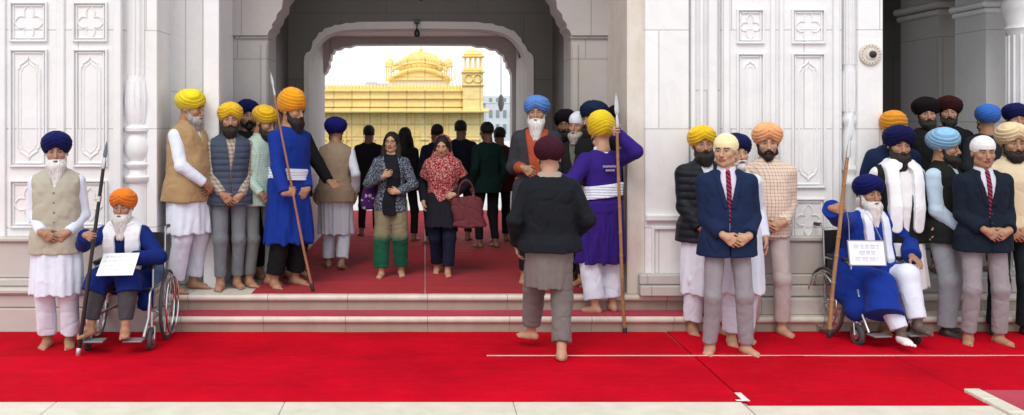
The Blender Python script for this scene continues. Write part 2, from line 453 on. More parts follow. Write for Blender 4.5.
def carpet_mat(name, col, rough=.95, wear=.0, seed=0, sheen=.3):
    m,nt,b=new_mat(name)
    tc=N(nt,'ShaderNodeTexCoord'); mp=N(nt,'ShaderNodeMapping'); mp.inputs['Location'].default_value=(seed*3.1,seed,0); lk(nt,tc.outputs['Object'],mp.inputs[0])
    n=N(nt,'ShaderNodeTexNoise',Scale=1.1,Detail=5.0,Roughness=.6); lk(nt,mp.outputs[0],n.inputs['Vector'])
    n2=N(nt,'ShaderNodeTexNoise',Scale=260,Detail=2.0); lk(nt,mp.outputs[0],n2.inputs['Vector'])
    n3=N(nt,'ShaderNodeTexNoise',Scale=9,Detail=5.0,Roughness=.7); lk(nt,mp.outputs[0],n3.inputs['Vector'])
    rn=ramp(nt,[(.32,(0,0,0)),(.68,(1,1,1))],n.outputs[0]); c=mix(nt,tuple(v*.70 for v in col),tuple(min(1,v*1.14) for v in col),rn.outputs[0])
    c=mix(nt,c,tuple(v*.7 for v in col),mth(nt,'MULTIPLY',n2.outputs[0],.5))
    f=ramp(nt,[(.55,(0,0,0)),(.70,(1,1,1))],n3.outputs[0])
    c=mix(nt,c,(col[0]*.75+.03,col[1]+.03,col[2]+.03),mth(nt,'MULTIPLY',f.outputs[0],.18+wear))
    # scattered lint
    vo=N(nt,'ShaderNodeTexVoronoi',Scale=5.0); lk(nt,mp.outputs[0],vo.inputs['Vector'])
    c=mix(nt,c,(.45,.12,.12),mth(nt,'LESS_THAN',vo.outputs['Distance'],.018))
    lk(nt,c,b.inputs['Base Color']); b.inputs['Roughness'].default_value=rough
    b.inputs['Sheen Weight'].default_value=sheen*.3; b.inputs['Specular IOR Level'].default_value=.06 if rough>.82 else .12
    mp2=N(nt,'ShaderNodeMapping'); mp2.inputs['Scale'].default_value=(.5,2.4,1); lk(nt,tc.outputs['Object'],mp2.inputs[0])
    n5=N(nt,'ShaderNodeTexNoise',Scale=2.2,Detail=3.0); lk(nt,mp2.outputs[0],n5.inputs['Vector'])
    bump(nt,b,mth(nt,'ADD',mth(nt,'MULTIPLY',n2.outputs[0],.12),n5.outputs[0]),.6,.05)
    return m
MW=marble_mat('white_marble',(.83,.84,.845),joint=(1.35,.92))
MWT=marble_mat('white_marble_trim',(.79,.805,.82),joint=None,stain=.3)
MPK=marble_mat('pinkish_marble',(.77,.765,.775),joint=(3.0,1.1),stain=.4)
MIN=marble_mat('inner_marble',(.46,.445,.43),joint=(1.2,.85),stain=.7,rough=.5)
MDK=marble_mat('shade_darkened_stone',(.125,.115,.10),joint=(1.1,.8),stain=.6)  # base colour darkened to carry the shade inside the passage
MAR=marble_mat('arch_stone',(.64,.62,.59),joint=None,stain=.4)
MFL=marble_mat('floor_marble',(.62,.60,.57),joint=(.9,.6),stain=.5,rough=.3)
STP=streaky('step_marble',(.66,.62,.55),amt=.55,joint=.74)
RIS=streaky('shadowed_riser_marble',(.36,.31,.25),dirt=(.25,.20,.15),amt=.6,joint=.74)  # base browned darker to hold the risers' shadow; the streaks are dirt
KRB=streaky('kerb_marble',(.72,.68,.58),(.40,.36,.27),amt=.35,joint=None)
RED=carpet_mat('red_felt',(.56,.001,.013),sheen=0); RED2=carpet_mat('red_felt_front',(.59,.001,.015),seed=2,sheen=0)
MAT_=carpet_mat('crimson_matting',(.40,.003,.016),rough=.85,wear=.15,seed=4)
MAT2=carpet_mat('crimson_matting_new',(.37,.002,.013),rough=.8,wear=.10,seed=5)
PINK=carpet_mat('faded_pink_matting',(.50,.045,.08),seed=6)
TAPE=plain('white_tape',(.75,.70,.68),.6)
BLACKPL=plain('black_plastic',(.015,.015,.016),.35)
GOLD=None
def gold_mat(name,col,scale=1.0,rough=.55):
    m,nt,b=new_mat(name)
    tc=N(nt,'ShaderNodeTexCoord'); sep=N(nt,'ShaderNodeSeparateXYZ'); lk(nt,tc.outputs['Object'],sep.inputs[0])
    cmb=N(nt,'ShaderNodeCombineXYZ'); lk(nt,sep.outputs[0],cmb.inputs[0]); lk(nt,sep.outputs[2],cmb.inputs[1])
    br=N(nt,'ShaderNodeTexBrick'); lk(nt,cmb.outputs[0],br.inputs['Vector']); br.inputs['Scale'].default_value=1
    br.inputs['Brick Width'].default_value=1.1*scale; br.inputs['Row Height'].default_value=.75*scale; br.inputs['Mortar Size'].default_value=.05; br.offset=0
    br.inputs['Color1'].default_value=(*col,1); br.inputs['Color2'].default_value=(*[c*.9 for c in col],1); br.inputs['Mortar'].default_value=(*[c*.6 for c in col],1)
    n=N(nt,'ShaderNodeTexNoise',Scale=2.2,Detail=6.0); lk(nt,tc.outputs['Object'],n.inputs['Vector'])
    c=mix(nt,br.outputs[0],tuple(x*y for x,y in zip(col,(.8,.7,.5))),mth(nt,'MULTIPLY',n.outputs[0],.55))
    lk(nt,c,b.inputs['Base Color']); b.inputs['Roughness'].default_value=rough; b.inputs['Metallic'].default_value=.05; bump(nt,b,n.outputs[0],.5,.2)
    return m
GOLD=gold_mat('gilded_copper',(.93,.76,.36)); GOLDD=gold_mat('gilded_copper_deep',(.88,.68,.27)); 
GOLDS=plain('gilt_plain',(.90,.68,.24),.45,.1,nscale=3)

# ------------------------------------------------------------------ ground, platform, steps
def struct(o): o['kind']='structure'; return o
g=MB().box(-60,60,-6,26,-.4,0.0).build('ground',MFL); struct(g)
x0,x1=X(-60,9.3),X(1200,9.3)
pf=MB()
pf.box(-12,12,9.33,24,-.1,PLAT-.004)
struct(pf.build('platform_floor',MFL))
# steps: one flight running the whole width, each tread with a rounded nosing
st=empty('marble_steps',(0,9.03,0),0,'low flight of weathered cream marble steps across the front of the gateway','steps')
def tread(y0,y1,z,name,th=.055,over=.035,xa=-2.50,xb=8.0):
    prof=[(y1,z-th),(y1,z),(y0-over+.02,z)]
    for a in np.linspace(90,270,7): prof.append((y0-over+.018+.020*math.cos(math.radians(a)),z-th/2+th/2*math.sin(math.radians(a))))
    prof.append((y0-over+.02,z-th))
    # remove duplicates
    pr=[]; 
    for q in prof:
        if not pr or abs(q[0]-pr[-1][0])+abs(q[1]-pr[-1][1])>1e-4: pr.append(q)
    return MB().prism(pr,'x',xa,xb).build(name,STP,st,smooth=True,angle=50)
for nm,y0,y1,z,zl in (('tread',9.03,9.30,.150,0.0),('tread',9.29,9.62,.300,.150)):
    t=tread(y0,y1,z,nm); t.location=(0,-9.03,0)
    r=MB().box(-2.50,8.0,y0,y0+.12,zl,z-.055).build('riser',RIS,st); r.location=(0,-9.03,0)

# ------------------------------------------------------------------ carpets
def carpet(name,pts,z,th,mat,label,sub=.12,wave=.004,cat='carpet'):
    """pts: x0,x1,y0,y1 ; gently uneven sheet with thickness"""
    xa,xb,ya,yb=pts; nx=max(2,int((xb-xa)/sub)); ny=max(2,int((yb-ya)/sub)); r=random.Random(int(xa*100))
    v=[];f=[]
    e1=[r.uniform(-.006,.006) for _ in range(nx+1)]
    for k in (0,1):
        for j in range(ny+1):
            for i in range(nx+1):
                x=xa+(xb-xa)*i/nx; y=ya+(yb-ya)*j/ny
                if j==0: y+=e1[i]
                h=z+ (th+wave*(.5+.5*math.sin(x*5.1+y*3)*math.sin(y*6.3-x*1.7)) if k else 0)
                v.append((x,y,h))
    n=(nx+1)*(ny+1)
    for j in range(ny):
        for i in range(nx):
            a=j*(nx+1)+i; f.append((a+n,a+1+n,a+nx+2+n,a+nx+1+n)); f.append((a,a+nx+1,a+nx+2,a+1))
    per=[i for i in range(nx+1)]+[j*(nx+1)+nx for j in range(1,ny+1)]+[ny*(nx+1)+i for i in range(nx-1,-1,-1)]+[j*(nx+1) for j in range(ny-1,0,-1)]
    for a,b_ in zip(per,per[1:]+per[:1]): f.append((a,b_,b_+n,a+n))
    o=MB().add(v,f).build(name,mat,None,smooth=True)
    return tag(o,label,cat)
carpet('red_carpet',(-5.2,2.165,8.105,9.02),.002,.008,RED,'bright red carpet strip nearest the foot of the steps, left of the diagonal seam')
carpet('red_carpet',(-5.2,2.175,6.80,8.10),.002,.009,RED2,'bright red carpet strip along the front marble kerb, its white corner tape at right')
carpet('red_carpet',(2.180,7.2,8.105,9.02),.002,.012,RED2,'red carpet strip under the right wheelchair and the men in suits')
carpet('red_carpet',(2.185,3.79,6.71,8.098),.002,.013,RED,'red carpet strip in front of the long seam, between the corner tape and corner kerb')
carpet('red_carpet',(3.796,7.0,7.07,8.098),.002,.013,RED,'red carpet strip at the right edge behind the faded pink piece')
carpet('red_carpet',(-2.34,X(700,9.2),9.03,9.285),.150,.007,carpet_mat('faded_step_matting',(.50,.03,.075),seed=9),'narrow faded red runner lying on the lower step',wave=.002)
carpet('red_carpet',(-1.62,-.004,9.34,17.6),.300,.006,MAT_,'worn crimson matting under the two women, left of the middle seam',wave=.002)
carpet('red_carpet',(.004,1.62,9.34,17.6),.300,.007,MAT2,'darker crimson matting right of the middle seam in the gateway',wave=.002)
tp=MB(); tp.box(.5,7.1,8.092,8.112,.016,.0185)
tag(tp.build('seam_tape',TAPE),'long thin white tape line along the carpet seam behind the bare feet','tape')
tp=MB(); tp.box(2.12,2.21,6.80,6.83,.018,.021); tp.box(2.165,2.21,6.832,7.00,.018,.021)
tag(tp.build('corner_tape',TAPE),'short white tape corner where the front red carpets meet','tape')
# kerbs at the very front
kb=MB()
for i in range(-4,1):
    xx=2.15-1.55*(1-i); kb.box(xx,xx+1.546,6.20,6.788,-.05,.016,.004)
kb.box(2.155,3.79,6.1,6.70,-.05,.016,.004)
tag(kb.build('marble_kerb',KRB),'long pale marble kerb in front of the red carpet','kerb')
kb=MB()
def quadbox(mb,pts,z0,z1): mb.prism(pts,'z',z0,z1)
A=(X(978,6.86),6.93); B=(X(1100,6.9),6.98)
for (ya,yb) in ((6.80,7.055),(6.50,6.795),(6.1,6.495)): kb.box(3.80,3.91,ya,yb,-.05,.036,.006)
tag(kb.build('marble_kerb',KRB),'short cream marble kerb running towards the viewer at the bottom right corner','kerb')
pk=MB().box(3.915,5.6,6.1,7.05,.01,.026,.005)
tag(pk.build('pink_carpet',PINK),'faded pink red carpet piece inside the corner kerb at bottom right','carpet')

# ------------------------------------------------------------------ gateway building
GB=empty('gateway_building',(0,9.3,0),0,'white marble gateway with panelled piers and a wide scalloped arched passage','building')
def gp(name,mb,mat,smooth=False,label=None,parent=None,angle=None):
    o=mb.build(name,mat,parent or GB,smooth=smooth,angle=angle)
    if parent is None: o.location=(0,-9.3,0)
    if label: o['label']=label
    return o
WT=6.2     # wall top
def outline_tube(mb,pts,y,r=.008,w=.0):
    mb.tube([(x,y,z) for x,z in pts],r,6,closed=True)
def quatrefoil(cx,cz,R):
    pts=[]
    for k in range(4):
        a0=k*PI/2
        ctr=(cx+R*.55*math.cos(a0),cz+R*.55*math.sin(a0))
        for t in np.linspace(-105,105,9):
            a=a0+math.radians(t); rr=R*.34*(1+.35*math.exp(-(t/22)**2))
            pts.append((ctr[0]+rr*math.cos(a),ctr[1]+rr*math.sin(a)*1.0))
        a=a0+PI/4; pts.append((cx+R*.42*math.cos(a),cz+R*.42*math.sin(a)))
    return [(x,cz+(z-cz)*1.25) for x,z in pts]
def cartouche(xa,xb,za,zb):
    w=(xb-xa)/2; cx=(xa+xb)/2; h=w*1.25
    top=[(-1,-1.0),(-.98,-.62),(-.80,-.52),(-.78,-.30),(-.52,-.18),(-.30,-.05),(-.12,.08),(0,.30),(.12,.08),(.30,-.05),(.52,-.18),(.78,-.30),(.80,-.52),(.98,-.62),(1,-1.0)]
    pts=[(cx+x*w,zb-.3*h+z*h) for x,z in top]
    pts+=[(cx-x*w,za+.3*h-z*h) for x,z in top]
    return pts
def panel_col(px0,px1,d,rows,name='carved_panel'):
    """rows: list of (py_top, py_bottom, kind)"""
    xa,xb=X(px0,d),X(px1,d)
    for (pt,pb,kind) in rows:
        z1,z0=Z(pt,d),Z(pb,d); mb=MB(); t=.018
        y0,y1=d-.030,d+.02
        # stepped frame, then sunk field with a raised outline
        mb.box(xa-t,xa,y0,y1,z0-t,z1+t,.004); mb.box(xb,xb+t,y0,y1,z0-t,z1+t,.004)
        mb.box(xa,xb,y0,y1,z1,z1+t,.004); mb.box(xa,xb,y0,y1,z0-t,z0,.004)
        t2=.012; y0b=d-.016
        mb.box(xa+.012,xa+.012+t2,y0b,y1,z0+.012,z1-.012,.003); mb.box(xb-.012-t2,xb-.012,y0b,y1,z0+.012,z1-.012,.003)
        mb.box(xa+.03,xb-.03,y0b,y1,z1-.012-t2,z1-.012,.003); mb.box(xa+.03,xb-.03,y0b,y1,z0+.012,z0+.012+t2,.003)
        if kind=='q': outline_tube(mb,quatrefoil((xa+xb)/2,(z0+z1)/2,min(xb-xa,z1-z0)*.42),d-.002,.009)
        if kind=='c':
            outline_tube(mb,cartouche(xa+.055,xb-.055,z0+.05,z1-.05),d-.002,.010)
            outline_tube(mb,cartouche(xa+.085,xb-.085,z0+.10,z1-.10),d-.001,.005)
        gp(name,mb,MWT,smooth=True,angle=30)
def column(pxc,d,rad_px,mat=MWT,urn=(125,175),name='engaged_column'):
    x=X(pxc,d); r=rad_px/FPX*d; zt,zb=Z(urn[0],d),Z(urn[1],d); h=zt-zb
    base=.62
    prof=[(r*1.25,0.0),(r*1.25,.05),(r*1.1,.08),(r*.95,.12)]
    prof=[(r*1.28,base-.06),(r*1.28,base),(r*1.05,base+.04),(r*.9,base+.08),(r*.85,zb-.16),(r*1.1,zb-.14),(r*1.15,zb-.10),(r*.85,zb-.07),(r*.8,zb-.03),(r*1.05,zb),(r*1.08,zb+.02),
          (r*.75,zb+.05),(r*1.0,zb+h*.30),(r*1.08,zb+h*.5),(r*.95,zb+h*.72),(r*.75,zb+h*.85),(r*1.08,zb+h*.92),(r*1.10,zt),(r*.85,zt+.03),(r*1.0,zt+.12),(r*1.06,zt+.28),(r*.95,zt+.42),(r*.86,zt+.5)]
    z=zt+.5
    prof+= [(r*.84,z+.5),(r*.80,WT)]
    mb=MB().lathe(prof,(x,d,0),24)
    # flutes as thin raised ribs
    for k in range(9):
        a=-PI+k*PI/8; rr=r*.86
        mb.tube([(x+rr*math.cos(a),d+rr*math.sin(a),zt+.5),(x+rr*.96*math.cos(a),d+rr*.96*math.sin(a),WT)],.0075,6)
        rr=r*.97; mb.tube([(x+rr*.9*math.cos(a),d+rr*.9*math.sin(a),zt+.06),(x+rr*1.08*math.cos(a),d+rr*1.08*math.sin(a),zt+.26),(x+rr*.93*math.cos(a),d+rr*.93*math.sin(a),zt+.44)],.010,6)
    gp(name,mb,mat,smooth=True,angle=50)
def wallbox(px0,px1,d,back=None,z0=0.0,mat=MW,name='pier',b=.006,z1=WT,label=None):
    return gp(name,MB().box(X(px0,d),X(px1,d),d,back or d+1.2,z0,z1,b),mat,label=label)
# left front: panelled pier, column, plain pier, inner edge strip
wallbox(-160,122,9.30,z0=.30,back=10.8)
gp('moulding',MB().box(X(56,9.27),X(64,9.27),9.272,9.31,.62,WT,.008),MWT)
gp('moulding',MB().box(X(113,9.25),X(121,9.25),9.250,9.31,.62,WT,.010),MWT)
gp('moulding',MB().box(X(-2,9.27),X(5,9.27),9.272,9.31,.62,WT,.008),MWT)
rows=[(-60,-8,'c'),(4,40,'q'),(51,165,'c'),(182,226,'q')]
panel_col(12,46,9.30,rows); panel_col(75,106,9.30,rows); panel_col(-50,-14,9.30,rows)
wallbox(122,157,9.36,z0=.30,back=10.8)
column(138,9.425,13,urn=(128,166))
wallbox(150,203,9.86,z0=.30,back=10.8,mat=MPK)
wallbox(203.2,219,9.62,z0=.30,back=10.33,mat=MWT)
# plinth mouldings, left
pl=MB()
xl0,xl1=X(-200,9.1),X(157,9.1)
pl.box(xl0,xl1,9.05,9.34,0.0,.215,.008); pl.box(xl0,xl1,9.075,9.34,.218,.34,.012); pl.box(xl0,xl1,9.03,9.34,.343,.40,.018)
pl.box(xl0,X(157,9.2),9.13,9.34,.403,.47,.010); pl.box(xl0,X(157,9.2),9.20,9.33,.473,.80,.006); pl.box(xl0,X(157,9.2),9.16,9.33,.803,.845,.012)
gp('plinth',pl,marble_mat('plinth_marble',(.54,.51,.475),joint=(1.1,3.0),stain=.8),smooth=True,angle=30)
# right front
wallbox(627,645,9.34,z0=.30,back=10.33,mat=streaky('weathered_edge',(.70,.66,.60),(.42,.34,.24),.55))
wallbox(645.2,689,9.30,z0=.30,back=10.8,mat=MW)
wallbox(689.2,722,9.36,z0=.30,back=10.8,mat=MPK)
for a,b_,dd in ((691,696,9.32),(700,704,9.335),(709,718,9.30)): gp('moulding',MB().box(X(a,dd),X(b_,dd),dd,9.37,.62,WT,.010),MWT)
wallbox(722,842,9.30,z0=.30,back=10.8)
rowsr=[(-60,-8,'c'),(11,42,'q'),(55,186,'c'),(200,240,'q')]
panel_col(738,762,9.30,rowsr); panel_col(793,823,9.30,rowsr)
for a,b_,dd in ((724,730,9.262),(771,776,9.270),(780,784,9.262),(834,840,9.255)): gp('moulding',MB().box(X(a,dd),X(b_,dd),dd,9.31,.62,WT,.008),MWT)
wallbox(842,858,9.40,z0=.30,back=10.8)
column(849,9.38,7,urn=(118,170))
wallbox(858,883,9.28,z0=.30,back=10.9,mat=MW)
# recessed lower panel of the plain pier and plinths
lp=MB(); d=9.30; xa,xb,za,zb=X(651,d),X(684,d),Z(278,d),Z(226,d)
for q in ((xa,xa+.03,za,zb),(xb-.03,xb,za,zb)): lp.box(q[0],q[1],d-.03,d+.01,q[2],q[3],.006)
lp.box(xa+.03,xb-.03,d-.03,d+.01,zb-.03,zb,.006); lp.box(xa+.03,xb-.03,d-.03,d+.01,za,za+.03,.006)
lp.box(X(645,d),X(689,d),d-.05,d+.01,Z(221,d),Z(214,d),.012)
gp('moulding',lp,MWT,smooth=True,angle=30)
pl=MB()
for (a,b_) in ((640,722),(723,886)):
    xa,xb=X(a,9.2),X(b_,9.2)
    pl.box(xa,xb,9.17,9.31,.303,.40,.010); pl.box(xa,xb,9.20,9.31,.403,.50,.014)
    if a>700:
        pl.box(xa,xb,9.06,9.33,.0,.148,.008); pl.box(xa+.02,xb,9.09,9.33,.150,.298,.010)
        pl.box(xa,xb,9.22,9.31,.503,.80,.006); pl.box(xa,xb,9.19,9.31,.803,.85,.012)
gp('plinth',pl,marble_mat('plinth_marble_right',(.52,.50,.47),joint=(.9,3.0),stain=.6),smooth=True,angle=30)
gp('lintel',MB().box(-6.5,-2.0,9.31,10.9,WT+.002,WT+.5).box(2.0,8.5,9.31,10.9,WT+.002,WT+.5).box(-1.98,1.98,9.32,10.35,4.255,WT+.5),MW)
# inner side piers with corbelled capitals
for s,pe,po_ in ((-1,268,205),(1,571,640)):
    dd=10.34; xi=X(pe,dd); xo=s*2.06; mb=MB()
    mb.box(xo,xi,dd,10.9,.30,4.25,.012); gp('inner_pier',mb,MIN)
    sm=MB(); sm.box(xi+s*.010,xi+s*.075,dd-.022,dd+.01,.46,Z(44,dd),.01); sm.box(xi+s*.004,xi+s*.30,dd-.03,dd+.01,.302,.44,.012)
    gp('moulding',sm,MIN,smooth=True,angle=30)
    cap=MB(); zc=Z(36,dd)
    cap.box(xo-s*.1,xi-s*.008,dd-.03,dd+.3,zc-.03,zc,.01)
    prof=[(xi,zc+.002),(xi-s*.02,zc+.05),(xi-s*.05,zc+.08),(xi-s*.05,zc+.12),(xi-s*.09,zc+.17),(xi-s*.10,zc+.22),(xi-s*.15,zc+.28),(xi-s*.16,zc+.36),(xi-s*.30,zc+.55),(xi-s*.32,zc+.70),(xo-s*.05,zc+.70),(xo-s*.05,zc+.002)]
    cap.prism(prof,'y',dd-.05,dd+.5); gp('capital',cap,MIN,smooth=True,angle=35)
    gp('side_wall',MB().box(xi+s*.02,xi+s*.30,10.902,12.01,.30,4.25),MDK)  # passage side: its shade is put into the dark stone colour
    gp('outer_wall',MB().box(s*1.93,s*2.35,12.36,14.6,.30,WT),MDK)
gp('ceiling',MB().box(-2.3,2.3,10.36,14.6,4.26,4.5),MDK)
# arched screen (front), tunnel, arched screen (rear)
def scallop(d,pts): return [(X(a,d),Z(b_,d)) for a,b_ in pts]
front=scallop(12.0,[(304,230),(304,58),(306,53),(311,51),(312,46),(313,40),(317,38),(318,33),(323,31.5),(325,28),(331,27.5),(334,25),(341,25),(345,23),(353,23.2),(358,22),(420,21.5),(478,22),(484,23.5),(492,23.5),(497,26),(504,26.5),(508,29.5),(515,31),(517,35),(521,38),(522,43),(526,46),(527,51),(532,54),(533.5,58),(533.5,230)])
front=[(x,max(z,.30)) for x,z in front]
def screen(name,opening,y0,y1,xa,xb,zt,mat,parent=None):
    """wall between xa..xb with an arched opening cut out; built as a strip of quads round the outline"""
    n=len(opening); outer=[]
    for i,(x,z) in enumerate(opening):
        if i==0: outer.append((xa,.30))
        elif i==n-1: outer.append((xb,.30))
        else:
            t=i/(n-1)
            if t<.16: outer.append((xa,z if i==1 else z))
            elif t>.84: outer.append((xb,z))
            else: outer.append((x,zt))
    # corners
    k0=[i for i in range(n) if outer[i][0]==xa][-1]; k1=[i for i in range(n) if outer[i][0]==xb and i>n//2][0]
    v=[];f=[]
    for y in (y0,y1):
        v+=[(x,y,z) for x,z in opening]; v+=[(x,y,z) for x,z in outer]; v+=[(xa,y,zt),(xb,y,zt)]
    m=2*n+2
    for s_,fl in ((0,0),(m,1)):
        for i in range(n-1):
            if i==k0: f.append((s_+i,s_+i+1,s_+n+i+1,s_+2*n,s_+n+i))
            elif i==k1-1: f.append((s_+i,s_+i+1,s_+n+i+1,s_+2*n+1,s_+n+i))
            else: f.append((s_+i,s_+i+1,s_+n+i+1,s_+n+i))
    for i in range(n-1): f.append((i,m+i,m+i+1,i+1))
    f.append((n,2*n,m+2*n,m+n)); f.append((2*n-1,2*n+1,m+2*n+1,m+2*n-1)); f.append((2*n,2*n+1,m+2*n+1,m+2*n))
    return gp(name,MB().add(v,f),mat)
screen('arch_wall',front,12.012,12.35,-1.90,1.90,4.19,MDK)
# raised archivolt ring on the front screen
def offset_in(pts,w,c=(-.07,1.2)):
    out=[]
    n=len(pts)
    for i,(x,z) in enumerate(pts):
        a=pts[max(i-1,0)]; b_=pts[min(i+1,n-1)]
        t=Vector((b_[0]-a[0],b_[1]-a[1])).normalized(); nrm=Vector((t.y,-t.x))
        out.append((x+nrm.x*w,z+nrm.y*w))
    return out
def ring(name,outer,inner,y0,y1,mat):
    n=len(outer); v=[];f=[]
    for y in (y0,y1): v+=[(x,y,z) for x,z in outer]+[(x,y,z) for x,z in inner]
    m=2*n
    for i in range(n-1):
        f.append((i,i+1,n+i+1,n+i)); f.append((m+i,m+n+i,m+n+i+1,m+i+1)); f.append((i,m+i,m+i+1,i+1)); f.append((n+i,n+i+1,m+n+i+1,m+n+i))
    f.append((0,n,m+n,m)); f.append((n-1,m+n-1,m+2*n-1,2*n-1))
    return gp(name,MB().add(v,f),mat)
smooth_in=scallop(12.0,[(309,230),(309,72),(310,62),(312,55),(315,47),(320,41),(326,36),(334,32.5),(344,30.3),(356,29.3),(420,28.6),(480,29.3),(490,30.3),(500,32.5),(508,35.5),(514,40),(519,46),(523,53),(525,60),(527,70),(527,230)])
# resample both to the same count
def resample(pts,n):
    P_=[Vector(p) for p in pts]; L=[0]
    for a,b_ in zip(P_,P_[1:]): L.append(L[-1]+(b_-a).length)
    out=[]
    for i in range(n):
        t=L[-1]*i/(n-1); j=max(k for k in range(len(L)) if L[k]<=t+1e-9); j=min(j,len(P_)-2)
        u=(t-L[j])/(L[j+1]-L[j]); q=P_[j].lerp(P_[j+1],u); out.append((q.x,q.y))
    return out
fz=[(x,z) for x,z in front]; si=[(x,max(z,.30)) for x,z in smooth_in]
ring('archivolt',resample(fz,160),resample(si,160),11.985,12.36,MAR)
# tunnel lining
xl,xr,zt=X(304,12.0)-.0,X(533.5,12.0),3.085
gp('tunnel_side',MB().box(xl-.3,xl+.012,12.362,14.2,.30,3.3).box(xl+.012,xl+.030,12.60,13.95,.9,2.75,.008),marble_mat('jamb_marble',(.66,.65,.62),joint=None,stain=.5))
gp('tunnel_side',MB().box(xr-.012,xr+.3,12.362,14.2,.30,3.3).box(xr-.030,xr-.012,12.60,13.95,.9,2.75,.008),marble_mat('jamb_marble',(.66,.65,.62),joint=None,stain=.5))
gp('tunnel_ceiling',MB().box(xl+.013,xr-.013,12.362,14.2,zt,3.3),MAR)
dr=14.21
rear=scallop(dr,[(322.5,230),(322.5,75),(326,72),(327.5,68),(329,66),(328.5,61),(330.5,59),(330,54),(333,53),(334,49.5),(339,49),(343,46.5),(349,46.8),(354,44.6),(420,44.2),(472,44.6),(478,46.5),(486,46.4),(491,49),(497,49.5),(500,53),(504,55),(505,60),(507,62),(507.5,67),(510,69),(512,75),(512,230)])
rear=[(x,max(z,.30)) for x,z in rear]
screen('arch_wall',rear,dr,dr+.35,-1.92,1.92,4.19,marble_mat('rear_arch_marble',(.60,.58,.55),joint=None,stain=.4))
# right-hand porch interior
dR=12.6
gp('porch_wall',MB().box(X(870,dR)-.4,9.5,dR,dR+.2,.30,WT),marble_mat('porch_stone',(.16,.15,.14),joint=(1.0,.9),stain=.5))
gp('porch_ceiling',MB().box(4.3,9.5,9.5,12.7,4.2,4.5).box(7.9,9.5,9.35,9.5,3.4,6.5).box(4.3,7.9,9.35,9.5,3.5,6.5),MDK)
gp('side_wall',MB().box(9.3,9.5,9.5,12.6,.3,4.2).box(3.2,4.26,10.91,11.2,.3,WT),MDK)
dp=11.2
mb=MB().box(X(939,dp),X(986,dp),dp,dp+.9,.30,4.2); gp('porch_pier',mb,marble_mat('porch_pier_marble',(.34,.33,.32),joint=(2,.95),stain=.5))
gp('capital',MB().box(X(936,dp),X(989,dp),dp-.05,dp+.95,Z(15,dp),Z(9,dp),.015).box(X(933,dp),X(992,dp),dp-.09,dp+.97,Z(8,dp),Z(1,dp),.02),MIN,smooth=True,angle=30)
dq=10.3
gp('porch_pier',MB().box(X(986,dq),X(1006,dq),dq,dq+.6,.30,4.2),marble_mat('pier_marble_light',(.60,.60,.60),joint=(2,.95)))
gp('capital',MB().box(X(983,dq),X(1008,dq),dq-.04,dq+.62,Z(13,dq),Z(8,dq),.012).box(X(980,dq),X(1060,dq),dq-.07,dq+.64,Z(7,dq),Z(1,dq),.02),MWT,smooth=True,angle=30)
dc=9.85; xc=X(1026,dc); r=.17
mb=MB().lathe([(r*1.2,.30),(r*1.2,.4),(r,.46),(r*.97,2.78),(r*1.15,2.82),(r*1.0,2.86),(r*1.25,3.0),(r*1.3,3.08),(r*1.1,3.12),(r*1.1,4.2)],(xc,dc,0),32)
for k in range(16):
    a=2*PI*k/16; mb.tube([(xc+r*.985*math.cos(a),dc+r*.985*math.sin(a),.5),(xc+r*.975*math.cos(a),dc+r*.975*math.sin(a),2.75)],.013,6)
gp('fluted_column',mb,MWT,smooth=True,angle=50)
# porch steps seen between the legs at right
ps=empty('porch_steps',(6.0,9.3,0),0,'grey marble porch steps behind the men at far right','steps')
for i in range(3):
    ys=(9.36,9.95,10.22,12.6)
    o=MB().box(4.32,9.4,ys[i],ys[i+1],.302+i*.15,.302+(i+1)*.15-.002,.012).build('step',marble_mat('porch_step_marble',(.42,.41,.40),joint=(1.1,3),stain=.5) if i==0 else bpy.data.materials['porch_step_marble'],ps,smooth=True,angle=30); o.location=(-6,-9.3,0)

# ------------------------------------------------------------------ fixtures
def round_fixture():
    d=9.275; x,z=X(870,d),Z(54.5,d)
    r=empty('wall_speaker',(x,d,z),0,'round cream vented fixture with dark lens on the white pier beside the porch','fixture')
    cr=plain('cream_plastic',(.62,.58,.50),.5)
    mb=MB(); prof=[(.0,0),(.102,.0),(.102,-.012),(.094,-.022),(.07,-.024),(.066,-.018),(.05,-.018),(.046,-.030),(.0,-.032)]
    v=[];f=[];n=40
    for (rr,y) in prof:
        for k in range(n): a=2*PI*k/n; v.append((rr*math.cos(a),y,rr*math.sin(a)))
    for i in range(len(prof)-1):
        for k in range(n): l=(k+1)%n; f.append((i*n+k,i*n+l,(i+1)*n+l,(i+1)*n+k))
    mb.add(v,f).build('bezel',cr,r,smooth=True,angle=40)
    for k in range(18):
        a=2*PI*k/18; hb=MB(); hb.tube([(.082*math.cos(a),-.020,.082*math.sin(a)),(.082*math.cos(a),-.0265,.082*math.sin(a))],.0055,8)
        if k==0: acc=hb
        else: acc.add(hb.v,hb.f)
    acc.build('screw_ring',plain('dull_brass',(.25,.19,.11),.5,.5),r,smooth=True,angle=40)
    lens=MB(); lens.tube([(0.012,-.030,.0),(.012,-.052,-.002),(.012,-.06,-.004)],[.034,.030,.016],16)
    lens.build('lens',BLACKPL,r,smooth=True,angle=40)
round_fixture()
def hang_lamp():
    d=11.93; x=X(417,d)
    r=empty('hanging_camera',(x,d,Z(22,d)),0,'small black camera hanging from the crown of the front arch','camera')
    MB().box(-.03,.03,-.02,.05,-.02,.03,.006).build('bracket',BLACKPL,r)
    MB().tube([(0,0,-.02),(0,0,-.09)],.009,8).build('stem',BLACKPL,r,smooth=True)
    MB().lathe([(.012,-.08),(.022,-.095),(.034,-.12),(.034,-.16),(.022,-.18),(.0,-.185)],(0,0,0),16).build('housing',BLACKPL,r,smooth=True)
hang_lamp()
